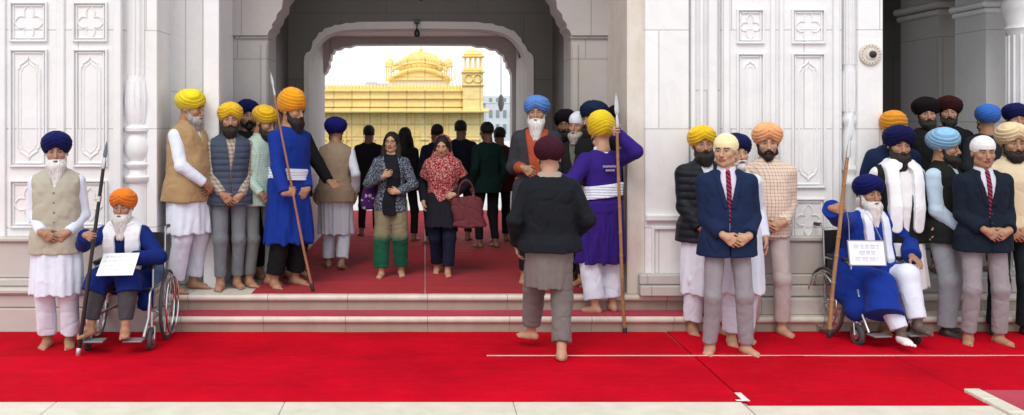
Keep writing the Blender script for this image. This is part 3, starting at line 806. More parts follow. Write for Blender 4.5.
cb=MB(); cpts=[(314,55),(314.5,47),(318,41),(324,36.5),(332,33.2),(342,31.4),(356,30.6),(390,30.2),(420,30),(450,30.2),(480,30.8),(492,32.5),(502,35),(510,40),(516,46),(519,52),(520,58)]
cb.tube([(X(a,12.42),12.45,min(Z(b_,12.42),3.07)) for a,b_ in cpts],.013,8)
tag(cb.build('black_arch_tube',BLACKPL,smooth=True),'black cable looped along the underside of the arch','cable')  # black tube drawn along the dark line under the arch
def ceiling_fan_tip():
    d=11.0; x=X(421,d)
    r=empty('ceiling_lamp',(x,d,4.2),0,'dark small lamp hanging from the passage ceiling at the top edge','lamp')
    zz=Z(1,d)-4.2
    MB().tube([(0,0,0),(0,0,zz+.06)],.012,8).build('rod',BLACKPL,r)
    MB().lathe([(.02,zz+.08),(.05,zz+.05),(.055,zz+.03),(.035,zz+.01),(.0,zz)],(0,0,0),16).build('shade',BLACKPL,r,smooth=True)
ceiling_fan_tip()
# small lantern hanging outside at right of the opening
dl=14.9; r=empty('wall_lantern',(X(501,dl),dl,Z(88,dl)),0,'small dark hanging lantern on a thin rod beyond the arch','lantern')
MB().tube([(0,0,.55),(0,0,-.10)],.006,6).build('rod',BLACKPL,r)
MB().lathe([(.015,-.10),(.04,-.14),(.05,-.24),(.03,-.32),(.0,-.36)],(0,0,0),12).build('housing',plain('pale_metal',(.35,.36,.36),.4),r,smooth=True)

# ------------------------------------------------------------------ golden temple beyond the water
wm,nt,b=new_mat('pool_water'); b.inputs['Base Color'].default_value=(.05,.09,.09,1); b.inputs['Roughness'].default_value=.08
n=N(nt,'ShaderNodeTexNoise',Scale=2.5,Detail=4.0); bump(nt,b,n.outputs[0],.4,.05)
struct(MB().box(-120,120,26.02,160,-1.6,-.9).build('water',wm))
struct(MB().box(-200,200,160.02,900,-1.6,-.3).build('far_bank',MFL))
dT=60.0
TP=empty('golden_temple',(X(400,dT),dT,-.9),0,'gilded two storey temple with domes standing in the pool beyond the arch','temple')
def tpart(name,mb,mat,smooth=False,label=None):
    o=mb.build(name,mat,TP,smooth=smooth,angle=40); o.location=(-X(400,dT),-dT,.9)
    if label: o['label']=label
    return o
def tx(p): return X(p,dT)
def tz(p): return Z(p,dT)
WMT=marble_mat('temple_marble',(.75,.72,.66),joint=(1.6,1.0))
tpart('base_wall',MB().box(tx(270),tx(484),dT,dT+12,-.9,tz(158),.05),GOLD)
tpart('wall',MB().box(tx(270),tx(484),dT+.02,dT+12,tz(157.8),tz(111)),GOLD,label='lower gilded wall')
mb=MB()
for p in range(276,480,17): # pilasters and niche frames
    mb.box(tx(p),tx(p)+.14,dT-.12,dT+.05,tz(157),tz(112),.02)
    mb.box(tx(p)+.14,tx(p+17),dT-.08,dT+.04,tz(118),tz(116.5)); mb.box(tx(p)+.14,tx(p+17),dT-.08,dT+.04,tz(140),tz(138.5))
tpart('pilaster',mb,GOLDD)
for pa,pb in ((349,362),(376,392),(404,420),(432,447)):
    xa,xb=tx(pa),tx(pb); zb_,zt_=tz(156),tz(124)
    pts=[(xa,zb_),(xa,zt_-.35),(xa+(xb-xa)*.1,zt_-.15),(xa+(xb-xa)*.3,zt_-.05),((xa+xb)/2,zt_+.12),(xa+(xb-xa)*.7,zt_-.05),(xa+(xb-xa)*.9,zt_-.15),(xb,zt_-.35),(xb,zb_)]
    tpart('window',MB().prism(pts,'y',dT-.05,dT+.03),GOLDD)
tpart('cornice',MB().prism([(dT-.9,tz(112.6)),(dT-.9,tz(111.6)),(dT-.1,tz(108.2)),(dT+.3,tz(108.2)),(dT+.3,tz(112.6))],'x',tx(266),tx(488)),GOLDD)
tpart('upper_wall',MB().box(tx(275),tx(482),dT+.32,dT+11,tz(111),tz(90.5)),GOLD)
mb=MB()
for k,(pt,pb) in enumerate(((91.5,90),(99,97.5),(107,105.5))): mb.box(tx(274),tx(483),dT+.12,dT+.33,tz(pt),tz(pb),.02)
tpart('moulding',mb,GOLDD)
mb=MB()
for p in np.arange(276,462,3.4):  # parapet of small domelets
    mb.lathe([(.09,0),(.115,.12),(.08,.28),(.03,.38),(.0,.55)],(tx(p),dT+.4,tz(90.5)),8)
mb.box(tx(275),tx(482),dT+.33,dT+.5,tz(90.5),tz(88.6))
tpart('parapet',mb,GOLDS,True)
# central pavilion with curved roof
dc2=dT+4
def cx_(p): return X(p,dc2)
def cz_(p): return Z(p,dc2)
tpart('pavilion',MB().box(cx_(389),cx_(450),dc2,dc2+4,cz_(89),cz_(80)),marble_mat('pavilion_marble',(.70,.66,.58),joint=None))
arch=[(cx_(389),cz_(80))]; 
for t in np.linspace(0,1,17): arch.append((cx_(393+(446-393)*t),cz_(79.5-8*math.sin(PI*t)**.8)))
arch.append((cx_(450),cz_(80)))
tpart('arched_gable',MB().prism(arch,'y',dc2-.15,dc2+4),GOLD)
mb=MB(); 
for rr_,lift in ((0,0),(.0,.45)):
    pts=[(cx_(391+(448-391)*t),dc2-.25,cz_(78.5-9*math.sin(PI*t)**.8)+lift) for t in np.linspace(0,1,21)]; mb.tube(pts,.14 if lift==0 else .1,8)
for t in np.linspace(.04,.96,18): mb.lathe([(.09,0),(.13,.12),(.05,.3),(0,.42)],(cx_(391+57*t),dc2-.1,cz_(78.5-9*math.sin(PI*t)**.8)+.5),8)
tpart('gable_moulding',mb,GOLDD,True)
def dome(name,px_,pyb,rpx,hpx,d,fin=1.0,mat=GOLDS,rib=12):
    x=X(px_,d); z=Z(pyb,d); r=rpx/FPX*d; h=hpx/FPX*d
    prof=[(r*.92,0),(r*1.0,h*.12),(r*1.0,h*.28),(r*.9,h*.5),(r*.68,h*.72),(r*.36,h*.88),(r*.14,h*.95),(r*.16,h*.98),(r*.05,h*1.02),(r*.09,h*1.08),(r*.03,h*1.14),(r*.02,h*(1.14+.3*fin))]
    mb=MB().lathe(prof,(x,d,z),24)
    for k in range(rib):
        a=2*PI*k/rib; mb.tube([(x+q[0]*1.01*math.cos(a),d+q[0]*1.01*math.sin(a),z+q[1]) for q in prof[:7]],r*.035,5)
    tpart(name,mb,mat,True)
dome('dome',421,71,22,20,dc2+2.5,fin=.7,rib=28)
for q in (399,443): dome('small_dome',q,70,5,8,dc2+1.2,fin=.6)
def kiosk(px_,pyb,pyt,w,d):
    """small pillared turret with a dome"""
    x=X(px_,d); z0,z1=Z(pyb,d),Z(pyt,d); wr=w/2/FPX*d; h=z1-z0; mb=MB()
    mb.box(x-wr,x+wr,d-wr,d+wr,z0,z0+h*.12,.02)
    for sx in (-.8,-.27,.27,.8):
        for sy in (-.8,.8): mb.lathe([(wr*.10,0),(wr*.08,h*.1),(wr*.08,h*.42),(wr*.12,h*.46)],(x+sx*wr,d+sy*wr,z0+h*.12),8)
    mb.box(x-wr*1.15,x+wr*1.15,d-wr*1.15,d+wr*1.15,z0+h*.58,z0+h*.66,.03)
    mb.lathe([(wr*.9,0),(wr*1.0,h*.06),(wr*.85,h*.16),(wr*.45,h*.25),(wr*.12,h*.30),(wr*.05,h*.34),(wr*.03,h*.5)],(x,d,z0+h*.66),16)
    tpart('turret',mb,GOLDS,True)
kiosk(390,81,57,9,dc2+.2); kiosk(448,81,57,9,dc2+.2)
# tower at right with chattri
tpart('tower',MB().box(tx(463),tx(483),dT-.2,dT+1.6,tz(112),tz(72)),GOLD)
mb=MB(); mb.box(tx(462),tx(484.5),dT-.3,dT+1.7,tz(73),tz(71),.03); mb.box(tx(462),tx(484.5),dT-.3,dT+1.7,tz(86),tz(84.8),.03)
for a,b_ in ((466,471),(475,480)):
    c=((tx(a)+tx(b_))/2,(tz(82)+tz(75))/2)
    mb.tube([(c[0]+.24*math.cos(t),dT-.24,c[1]+.24*math.sin(t)) for t in np.linspace(0,2*PI,17)[:-1]],.05,6,closed=True)
tpart('tower_moulding',mb,GOLDD,True)
kiosk(473,71,48,19,dT+.8)
for q in (352,366): dome('small_dome',q,90,3.5,5,dT+2,fin=.5)
# finials and lamp poles on the roof line
mb=MB()
for p,h in ((391,50),(411,46),(436,42),(441,47),(455,66)): mb.tube([(cx_(p),dc2,cz_(80)),(cx_(p),dc2,cz_(h))],[.05,.02],6)
tpart('finial',mb,GOLDS,True)
# marble walk railing in front of the temple, at the far side of the walkway
mb=MB(); zb0=0
mb.box(-14,14,25.5,25.8,0,.12)
for i in range(-28,29): mb.box(i*.5-.04,i*.5+.04,25.58,25.70,.12,.62)
mb.box(-14,14,25.55,25.74,.62,.74,.02)
tag(mb.build('marble_railing',marble_mat('railing_marble',(.74,.72,.68),joint=None)),'low white marble railing along the pool edge beyond the arch','railing')
# pale buildings on the far side, right
FB=empty('pale_building',(X(505,95),95,-.3),0,'pale bluish white low building beyond the pool, right of the golden temple','building')
mb=MB().box(X(486,95),X(560,95),95,105,-.3,Z(104,95)).box(X(484,95),X(515,95),95.5,104,Z(104,95),Z(95,95),.1)
o=mb.build('wall',plain('pale_blue_plaster',(.62,.68,.72),.8,nscale=.6),FB); o.location=(-X(505,95),-95,.3)
for i,pa in enumerate((489,496,503,510)):
    for (t,b_) in ((110,117),(124,133),(98,102)):
        if pa>507 and t==98: continue
        o=MB().box(X(pa,95),X(pa+3.2,95),94.9,95.05,Z(b_,95),Z(t,95)).build('window',plain('window_shade',(.25,.30,.33),.4) if 'window_shade' not in bpy.data.materials else bpy.data.materials['window_shade'],FB); o.location=(-X(505,95),-95,.3)
FB=empty('distant_building',(X(350,150),150,-.3),0,'low hazy grey white roofline far behind the temple at left','building')
mb=MB()
rr=random.Random(5); xx=X(300,150)
while xx<X(395,150):
    w=rr.uniform(1.5,4); mb.box(xx,xx+w,150,156,-.3,Z(rr.uniform(79,86),150)); xx+=w
o=mb.build('wall',plain('grey_plaster',(.60,.62,.64),.8),FB); o.location=(-X(350,150),-150,.3)
# ------------------------------------------------------------------ people
SKIN = skin_mat()
def rotm(yaw=0,pitch=0,roll=0):
    """columns = local axes; front is -Y. pitch>0 looks down, roll>0 leans to +X"""
    return np.array(Matrix.Rotation(yaw,3,'Z')@Matrix.Rotation(pitch,3,'X')@Matrix.Rotation(roll,3,'Y'),dtype=F4)
def unit(v): v=np.asarray(v,F4); return v/(np.linalg.norm(v)+1e-9)
def ik(S,W,l1,l2,h):
    S=np.asarray(S,F4); W=np.asarray(W,F4); h=np.asarray(h,F4)
    v=W-S; L=float(np.linalg.norm(v)); m=(l1+l2)*.995
    if L>m: v=v*m/L; L=m; W=S+v
    a=(l1*l1-l2*l2+L*L)/(2*L); r=math.sqrt(max(l1*l1-a*a,1e-6)); n=v/L
    hp=unit(h-n*float(h@n))
    return S+n*a+hp*r, W
TZ=[.80,.86,.95,1.03,1.12,1.22,1.32,1.39,1.435,1.475,1.50]
TA=[.152,.164,.166,.153,.149,.158,.166,.158,.128,.082,.062]
TB=[.100,.112,.116,.110,.112,.120,.122,.106,.086,.066,.060]

HS=1.07
class Pose: pass
def make_pose(sp):
    """joint positions in the person's own frame (1.75 m tall when standing)"""
    p=Pose(); w=sp.get('wide',1.0); p.w=w; p.belly=sp.get('belly',0.0); fem=sp.get('female',False); p.fem=fem
    po=np.array(sp.get('pelvis',(0,0,0)),F4); pv=np.array((0,0,.95),F4)
    lean=sp.get('lean',(0,0,0))
    p.TR=rotm(*lean); p.TO=pv+po
    p.tw=lambda q: (np.asarray(q,F4)-pv)@p.TR.T+p.TO
    p.t2l=lambda P: (P-p.TO)@p.TR+pv
    sw=.166*w*(.93 if fem else 1)
    hd=sp.get('head',(0,0,0)); p.neck=p.tw((0,.012,1.50))
    p.HR=rotm(lean[0]+hd[0],lean[1]*.6+hd[1],lean[2]*.5+hd[2])
    p.hs=HS*(.97 if fem else 1)
    p.HO=p.neck+np.array((0,-.012,.140),F4)@p.HR.T     # eye level, mid-head
    p.h2l=lambda q: np.asarray(q,F4)*p.hs@p.HR.T+p.HO
    p.l2h=lambda P: (P-p.HO)@p.HR/p.hs
    p.arm={}
    for s,k in ((-1,'R'),(1,'L')):
        a=dict(ARM.get(sp.get('arms','side'),ARM['side'])[k]); a.update(sp.get('arm'+k,{}))
        S=p.tw((s*sw,.005,1.388+a.get('lift',0)))
        W=np.array(a['w'],F4) if a.get('abs') else p.tw(a['w'])
        f=unit(a['f']); n=np.asarray(a['n'],F4); n=unit(n-f*float(n@f))
        if not a.get('abs'): f=f@p.TR.T; n=n@p.TR.T
        if 'grip' in a:         # a pole point held in the fist
            G,A,f=a['grip']; A=unit(A); f=unit(f); f=unit(f-A*float(f@A))
            n=np.cross(A,f) if s<0 else np.cross(f,A)
            W=np.array(G,F4)-f*.088-n*.030
        E,W=ik(S,W,.285,.262,a.get('e',(s*.6,.7,-.5)))
        th=np.cross(f,n) if s<0 else np.cross(n,f)
        p.arm[k]=(S,E,W,f,n,th,a.get('curl',.3),a.get('tcurl',.3))
    p.leg={}
    for s,k in ((-1,'R'),(1,'L')):
        l=dict(LEG.get(sp.get('legs','stand'),LEG['stand'])[k]); l.update(sp.get('leg'+k,{}))
        H=p.TO+np.array((s*.088*w,0,-.05),F4)@rotm(lean[0]).T
        A=np.array(l['a'],F4)
        K,A=ik(H,A,.425,.41,l.get('k',(s*.1,-1,0)))
        yw=l.get('yaw',s*.22); R=rotm(yw,l.get('pitch',0))
        p.leg[k]=(H,K,A,R)
    return p
ARM={'side':{'R':dict(w=(-.235,-.03,.90),f=(.03,-.12,-1),n=(1,.1,0),e=(-.4,.9,0)),
             'L':dict(w=(.235,-.03,.90),f=(-.03,-.12,-1),n=(-1,.1,0),e=(.4,.9,0))},
     'clasp':{'R':dict(w=(-.095,-.200,.995),f=(.82,-.10,-.52),n=(.1,1,-.1),curl=.38,e=(-.42,.9,-.45)),
              'L':dict(w=(.105,-.172,.98),f=(-.86,-.05,-.46),n=(0,1,-.1),curl=.3,e=(.42,.9,-.45))},
     'low':{'R':dict(w=(-.085,-.19,.93),f=(.72,-.12,-.66),n=(.1,1,-.1),curl=.38,e=(-.5,.9,-.3)),
            'L':dict(w=(.095,-.165,.92),f=(-.75,-.05,-.6),n=(0,1,-.1),curl=.3,e=(.5,.9,-.3))}}
LEG={'stand':{'R':dict(a=(-.10,.0,.075)),'L':dict(a=(.10,.0,.075))},
     'wide':{'R':dict(a=(-.14,.0,.075)),'L':dict(a=(.14,.0,.075))}}

def f_hand(P,p,k):
    S,E,W,f,n,th,c,tc=p.arm[k]; g=.99 if not p.fem else .88
    d=cone(P,W-f*.01,W+f*.035,.025*g,.027*g)
    M=lambda a,s_,h=0: W+(f*a+th*s_+n*h)*g
    fl=[(.032,.086,.072,.0092),(.0105,.092,.080,.0096),(-.0115,.088,.075,.0092),(-.0325,.078,.058,.0082)]
    for i,(s_,kn,ln,r) in enumerate(fl):
        K=M(kn,s_)
        d=smin(d,cone(P,M(.02,s_*.55,.0),K,.014*g,.0125*g),.012)
    d=smin(d,cone(P,M(.015,.02,.004),M(.055,.034,.006),.016*g,.014*g),.012)
    fing=None
    for i,(s_,kn,ln,r) in enumerate(fl):
        K=M(kn,s_); cur=K; ang=c*(.75+.12*i); r=r*g
        df=None
        for j,(sl,rr0,rr1) in enumerate(((.46,1,.92),(.31,.92,.86),(.23,.86,.74))):
            dr=f*math.cos(ang)+n*math.sin(ang)+th*(s_*1.6*(1-.5*min(1,c)))
            nx=cur+unit(dr)*ln*sl*g
            q=cone(P,cur,nx,r*rr0*.93,r*rr1*.93)
            df=q if df is None else np.minimum(df,q)
            cur=nx; ang+=c*1.05
        fing=df if fing is None else np.minimum(fing,df)
    d=smin(d,fing,.005)
    t0=M(.03,.032,.004); t1=t0+unit(f*.70+th*.62+n*(.15+tc))*.040*g; t2=t1+unit(f*(.9)+th*(.30-tc*.5)+n*(.1+tc*1.2))*.034*g
    d=smin(d,np.minimum(cone(P,t0,t1,.0125*g,.0108*g),cone(P,t1,t2,.0108*g,.0088*g)),.007)
    return d
def f_foot(P,p,k):
    H,K,A,R=p.leg[k]; s=-1 if k=='R' else 1
    Q=(P-A)@R+np.array((0,0,.075),F4); g=.88 if p.fem else .95
    Q=Q/g
    d=cone(Q,(0,.0,.12),(0,.008,.055),.036,.036)
    d=smin(d,cone(Q,(0,.042,.032),(0,.0,.040),.031,.034),.03)
    d=smin(d,cone(Q,(0,0,.048),(-s*.006,-.115,.024),.036,.024),.03)
    d=smin(d,cone(Q,(s*.018,-.02,.026),(s*.022,-.115,.019),.024,.019),.03)
    d=smin(d,cone(Q,(-s*.018,-.02,.035),(-s*.024,-.115,.021),.022,.021),.03)
    for i,(ox,ln,r) in enumerate(((-.032,.052,.0135),(-.011,.050,.0098),(.006,.044,.0093),(.021,.036,.0088),(.034,.026,.0085))):
        q=cone(Q,(s*ox*.95,-.118+.006*i,.019),(s*ox*1.08,-.128-ln+.012*i+.006,.0125),r*1.05,r)
        d=smin(d,q,.006)
    d=smax(d,-Q[:,2]+.001,.006)
    return d*g
def f_head(P,p):
    Q=p.l2h(P); fw=.95 if p.fem else 1.0
    Q=Q/np.array((fw,1,1),F4); ax=Q.copy(); ax[:,0]=np.abs(ax[:,0])
    d=ell(Q,(0,.016,.030),(.077,.096,.087))
    d=smin(d,ell(Q,(0,-.028,-.036),(.062,.062,.080)),.03)
    d=smin(d,cone(ax,(.0,-.070,-.098),(.052,-.015,-.072),.020,.020),.03)
    d=smin(d,ell(ax,(.040,-.066,-.024),(.024,.022,.022)),.025)
    d=smin(d,cone(ax,(.0,-.088,.020),(.045,-.072,.022),.009,.009),.018)
    d=smax(d,-ell(ax,(.031,-.104,.002),(.019,.014,.011)),.014)
    d=smin(d,ell(ax,(.031,-.078,.001),(.0155,.0135,.0115)),.004)
    d=smin(d,cone(Q,(0,-.090,.004),(0,-.114,-.034),.0085,.0125),.010)
    d=smin(d,ell(ax,(.012,-.102,-.038),(.0085,.010,.008)),.006)
    d=smin(d,ell(Q,(0,-.090,-.060),(.028,.012,.013)),.015)
    d=smin(d,ell(Q,(0,-.100,-.0585),(.022,.007,.0048)),.004)
    d=smin(d,ell(Q,(0,-.099,-.0685),(.019,.008,.0055)),.004)
    d=smax(d,-ell(Q,(0,-.110,-.0635),(.021,.006,.0016)),.003)
    R=rotm(0,-.15,.18)
    d=smin(d,ell(ax,(.080,.012,-.006),(.009,.019,.031)),.010)
    d=smax(d,-ell(ax,(.088,.006,-.002),(.006,.009,.015)),.006)
    d=smin(d,cone(Q,(0,.022,-.05),(0,.030,-.135),.054,.056),.03)
    return d
def body_field(p):
    def torso(P):
        Q=p.t2l(P); w=p.w*(.93 if p.fem else 1)
        d=loft(Q,TZ,np.array(TA)*w*.94,np.array(TB)*.9,zlo=.84)
        d=smin(d,cone(Q,(0,.012,1.44),(0,.010,1.53),.062,.056),.04)
        return d
    hw={k:p.arm[k][2] for k in 'RL'}; ft={k:p.leg[k][2] for k in 'RL'}
    def f(P):
        d=torso(P)
        for k in 'RL':
            S,E,W=p.arm[k][:3]; s=-1 if k=='R' else 1
            sh=p.tw((s*.06,.010,1.440))
            d=smin(d,cone(P,sh,S,.044,.052),.03)
            d=smin(d,cone(P,S,E,.050,.040),.02)
            d=smin(d,np.minimum(cone(P,E,E+(W-E)*.35,.040,.041),cone(P,E+(W-E)*.35,W,.041,.026)),.015)
            H,K,A,R=p.leg[k]
            d=smin(d,cone(P,H,K,.080,.054),.03)
            c=K+(A-K)*.32; c=c+unit(np.cross(np.cross(A-K,(0,1,0)),A-K))*0
            d=smin(d,np.minimum(cone(P,K,c,.054,.055),cone(P,c,A,.055,.036)),.02)
        for k in 'RL':
            w=hw[k]; d=smin(d,near(P,w-.24,w+.24,lambda q:f_hand(q,p,k)),.012)
            a=ft[k]; d=smin(d,near(P,a-.27,a+.27,lambda q:f_foot(q,p,k)),.012)
        h=p.HO; d=smin(d,near(P,h-.24,h+.24,lambda q:f_head(q,p)),.02)
        return d
    return f
def skin_colors(V,p,skin,brow,lip=None,feet=None,age=0):
    C=np.tile(np.array(skin,F4),(len(V),1))
    Q=p.l2h(V); ax=np.abs(Q[:,0]); fr=Q[:,1]<-.045
    # warmer cheeks, nose and knuckles; darker eye area
    def blend(m,c): C[:]=C*(1-m[:,None])+np.array(c,F4)*m[:,None]
    g=lambda d,r: np.exp(-(d/r)**2)
    hd=np.linalg.norm(Q,axis=1)<.2
    blend(.35*g(np.linalg.norm((Q-np.array((0,-.11,-.035),F4)),axis=1),.022)*hd,(skin[0]*1.05,skin[1]*.72,skin[2]*.68))
    e=np.sqrt(((ax-.031)/.020)**2+((Q[:,2]-.001)/.013)**2)
    blend(.5*g(e,1)*fr*hd,tuple(c*.62 for c in skin))
    ey=(np.sqrt(((ax-.031)/.0135)**2+((Q[:,2]-.000)/.0058)**2)<1)&fr&hd
    C[ey]=(.26,.22,.20)
    ir=(np.sqrt((ax-.031)**2+(Q[:,2]-.001)**2)<.0062)&fr&hd; C[ir]=(.02,.012,.01)
    lid=(np.abs(np.sqrt(((ax-.031)/.015)**2+((Q[:,2]-.001)/.0085)**2)-1)<.22)&(Q[:,2]>.002)&fr&hd; C[lid]=tuple(c*.25 for c in skin)
    bz=.0225-.12*(ax-.03)**2*20
    br=(np.abs(Q[:,2]-bz)<.0048)&(ax>.012)&(ax<.052)&fr&hd; C[br]=brow
    lp=(np.sqrt((Q[:,0]/.024)**2+((Q[:,2]+.0635)/.0115)**2)<1)&(Q[:,1]<-.085)&hd
    lc=lip or (skin[0]*.85,skin[1]*.5,skin[2]*.5)
    C[lp]=lc
    mo=(np.abs(Q[:,2]+.0635)<.0022)&(ax<.020)&(Q[:,1]<-.085)&hd; C[mo]=tuple(c*.25 for c in lc)
    ns=(np.sqrt(((ax-.0085)/.004)**2+((Q[:,2]+.0455)/.0035)**2)<1)&(Q[:,1]<-.09)&hd; C[ns]=tuple(c*.2 for c in skin)
    return C

def crease(w): return np.clip(1-np.abs(w)*5,0,1)**1.5
# ---- garments -----------------------------------------------------------------------------------
def torso_d(P,p,o,hem=.80,top=1.49,bulk=0.0,fold=0.0,seed=1,k=.02):
    Q=p.t2l(P); w=p.w*(.93 if p.fem else 1)
    zs=np.array(TZ); by=np.exp(-((zs-1.08)/.14)**2)*p.belly
    ch=np.exp(-((zs-1.26)/.07)**2)*(.022 if p.fem else 0)
    a=np.array(TA)*w+o+by*.5; b=np.array(TB)+o+by*.6+ch
    ov=.016 if o>.027 else 0.0
    a=np.maximum(a,np.interp(zs,[.8,1.0,1.22],[.165*w+o+bulk+ov*1.5,.162*w+o+bulk*.6+ov,0])); b=np.maximum(b,np.interp(zs,[.8,1.0,1.22],[.122+o+bulk*.8+ov*1.2,.120+o+bulk*.5+ov,0]))
    cy=-by*.45-ch*.5
    d=loft(Q,zs,a,b,cy=cy,zlo=hem,zhi=top,round_=.012)
    for s in (-1,1):
        d=smin(d,cone(Q,(s*.040,.010,1.446),(s*.150*w*(.93 if p.fem else 1),.004,1.384),.036+o*.8,.047+o*.9),.035)
    d=smax(d,hem-Q[:,2],.010); 
    if fold:
        dg=P@np.array([[1,0,.5],[0,1,0],[-.5,0,1]],F4)
        d=d+fold*(wav(dg,(5.5,4.5,2.6),seed)+.9*crease(wav(P@np.array([[1,0,-.7],[0,1,0],[.7,0,1]],F4),(4.2,4,1.8),seed+9)))*(1-.4*np.clip((Q[:,2]-1.3)*5,0,1))+fold*.4*wav(P,(12,12,8),seed+5)
    return d
def sleeve_d(P,p,k,o,upto=1.0,fold=.0,seed=3,wr=.0):
    S,E,W=p.arm[k][:3]
    e2=E+(W-E)*min(1,max(0,(upto-.5)*2))*.97
    d=cone(P,S,E,.052+o,.042+o*.9)
    if upto>.5: d=smin(d,cone(P,E,e2,.047+o*.9,.034+o*.8+wr,cap=True),.015)
    if fold:
        m=np.exp(-(np.linalg.norm(P-E,axis=1)/.10)**2)
        d=d+fold*wav(P,(6,6,6),seed)+fold*1.2*m*wav(P,(10,10,14),seed+2)
    return d
def skirt_d(P,p,o,top,hem,flare=.06,fold=.010,nf=9,seed=2,drop=None):
    """tunic skirt hanging from the hips"""
    w=p.w; c=p.TO
    Q=P-np.array((c[0],c[1],c[2]-.95),F4); ry=sp_yaw=None
    zs=np.array([hem,(hem+.9)/2,.92,top]); t=np.array([1,.6,.2,0])
    # move with the thighs
    K=(p.leg['R'][1]+p.leg['L'][1])/2-p.TO
    cx=K[0]*.8*t; cyy=K[1]*.8*t
    spread=abs(p.leg['R'][1][0]-p.leg['L'][1][0])*.5
    sy=abs(p.leg['R'][1][1]-p.leg['L'][1][1])*.5
    a=.178*w+o+flare*t+max(0,spread-.1)*t; b=.125+o+flare*t*.9+sy*t+p.belly*.4*(1-t)
    th=np.arctan2(Q[:,1],Q[:,0]); am=fold*np.clip((top-Q[:,2])/(top-hem),0,1)**.7
    d=loft(Q,zs,a,b,cy=cyy,cx=cx,ex=2.2,zlo=hem,zhi=top,round_=.008)
    ph=wav(P,(1.2,1.2,1.6),seed)*2.2
    d=d+am*np.sin(nf*th+ph)+am*.5*np.sin((nf*2+3)*th-ph*1.4)
    d=d+.25*am*wav(P,(7,7,3),seed+1)
    return d
def legs_d(P,p,r=(.084,.065,.057),hem=.05,fold=.006,seed=4,waist=1.0,pool=0.0):
    Q=p.t2l(P)
    d=loft(Q,[.84,.90,.96,1.03],[.150*p.w+.010]*2+[.158*p.w+.008]*2,[.108,.118,.120,.116],zlo=.815,zhi=waist)
    for k in 'RL':
        H,K,A,R=p.leg[k]; Hk=H+(0,0,.0)
        e=A+(K-A)*(hem/.41)
        q=smin(cone(P,Hk,K,r[0],r[1]),cone(P,K,e,r[1],r[2],cap=True),.03)
        L=np.clip(((P-K)@unit(A-K))/.41,0,1)
        if fold: q=q+fold*wav(P,(6,6,1.8),seed+(k=='L'))*.9+fold*.5*crease(wav(P@np.array([[1,0,.8],[0,1,.3],[-.8,0,1]],F4),(3.5,3.5,3.2),seed+3))+fold*(.15+.7*L)*wav(P@np.array([[1,0,.8],[0,1,.3],[-.8,0,1]],F4),(5,5,5),seed+7)*.55
        if pool: q=q+pool*np.sin(L*38)*np.clip(L*2-1,0,1)*.6
        d=smin(d,q,.018)
    return d
def path_layer(P,p,pts,r,base,thick,k=.006,hem=.7):
    """strip of cloth following pts (torso frame) and lying on the torso surface `base`"""
    Q=p.t2l(P); d=None
    for a,b in zip(pts[:-1],pts[1:]):
        flat=a[1]<.045 and b[1]<.045; sy=np.array((1,.02 if flat else 1,1),F4); c=cone(Q*sy,np.asarray(a,F4)*sy,np.asarray(b,F4)*sy,r,r); c=smax(c,Q[:,1]-.045,.01) if flat else c; d=c if d is None else smin(d,c,.012)
    return smax(d,base-thick,.008)

def box_of(p,margin=.25):
    pts=[p.HO,p.TO]
    for k in 'RL': pts+=list(p.arm[k][:3])+list(p.leg[k][:3])
    A=np.array(pts); return A.min(0)-margin,A.max(0)+margin

def add_part(root,name,f,mat,lo,hi,vox,attrs=None,label=None):
    V,Q=mesher(f,lo,hi,vox)
    if len(Q)==0: print('EMPTY PART',root.name,name); return None
    at=attrs(V) if attrs else None
    me=np_mesh(name,V,Q,mat,attrs=at)
    # orient outward once
    o=link(name,me,root)
    if label: o['label']=label
    return o

def turban_field(p,style,size=1.0,seed=1,tilt=0.0):
    """returns (sdf, wrap coordinate)"""
    st={'dastar':dict(c=(0,.022,.066),r=(.117,.131,.095),sl=.42,v=.34,peak=.030,ws=.62),
        'tall':dict(c=(0,.018,.084),r=(.117,.132,.122),sl=.40,v=.12,peak=.014,ws=.25),
        'round':dict(c=(0,.024,.070),r=(.120,.132,.100),sl=.40,v=.14,peak=.010,ws=.18),
        'wide':dict(c=(0,.028,.072),r=(.132,.140,.096),sl=.36,v=.26,peak=.022,ws=.50),
        'cap':dict(c=(0,.014,.048),r=(.090,.108,.088),sl=.34,v=.06,peak=.0,ws=.12)}[style]
    R=rotm(0,-.18,tilt)
    c=np.array(st['c'],F4); r=np.array(st['r'],F4)*size
    r=np.maximum(r,(.088,.106,.086))
    def f(P):
        Q=p.l2h(P); d=ell(Q,c,r,R)
        if style!='cap': d=smin(d,ell(Q,(0,.016,.030),(.093,.110,.062)),.045)
        if style in('dastar','wide'):     # flattened sides sloping in to the brow, raised crown edge
            d=smax(d,(-Q[:,1]*.0+Q[:,2]*-.55+np.abs(Q[:,0])*.84-.118*size*(1.10 if style=='wide' else 1)),.05)
        ax=np.abs(Q[:,0])
        zc=-.014-st['sl']*Q[:,1]*.72-st['v']*.42*ax+st['peak']*np.exp(-(ax/.042)**2)
        d=smax(d,zc-Q[:,2],.022)
        u=Q[:,2]+st['ws']*ax-.25*Q[:,1]+.007*wav(Q,(4,4,4),seed+2)
        saw=((u+2)/.029)%1
        amp=.005 if style!='cap' else .0015
        d=d-amp*saw+amp*.5+amp*.8*wav(P,(5,5,5),seed)
        return d
    def u(V):
        Q=p.l2h(V); ax=np.abs(Q[:,0]); 
        sgn=np.where(Q[:,0]>0,.004,0)
        return {'wrap':(Q[:,2]+st['ws']*ax-.25*Q[:,1]+sgn).astype(F4)}
    return f,u
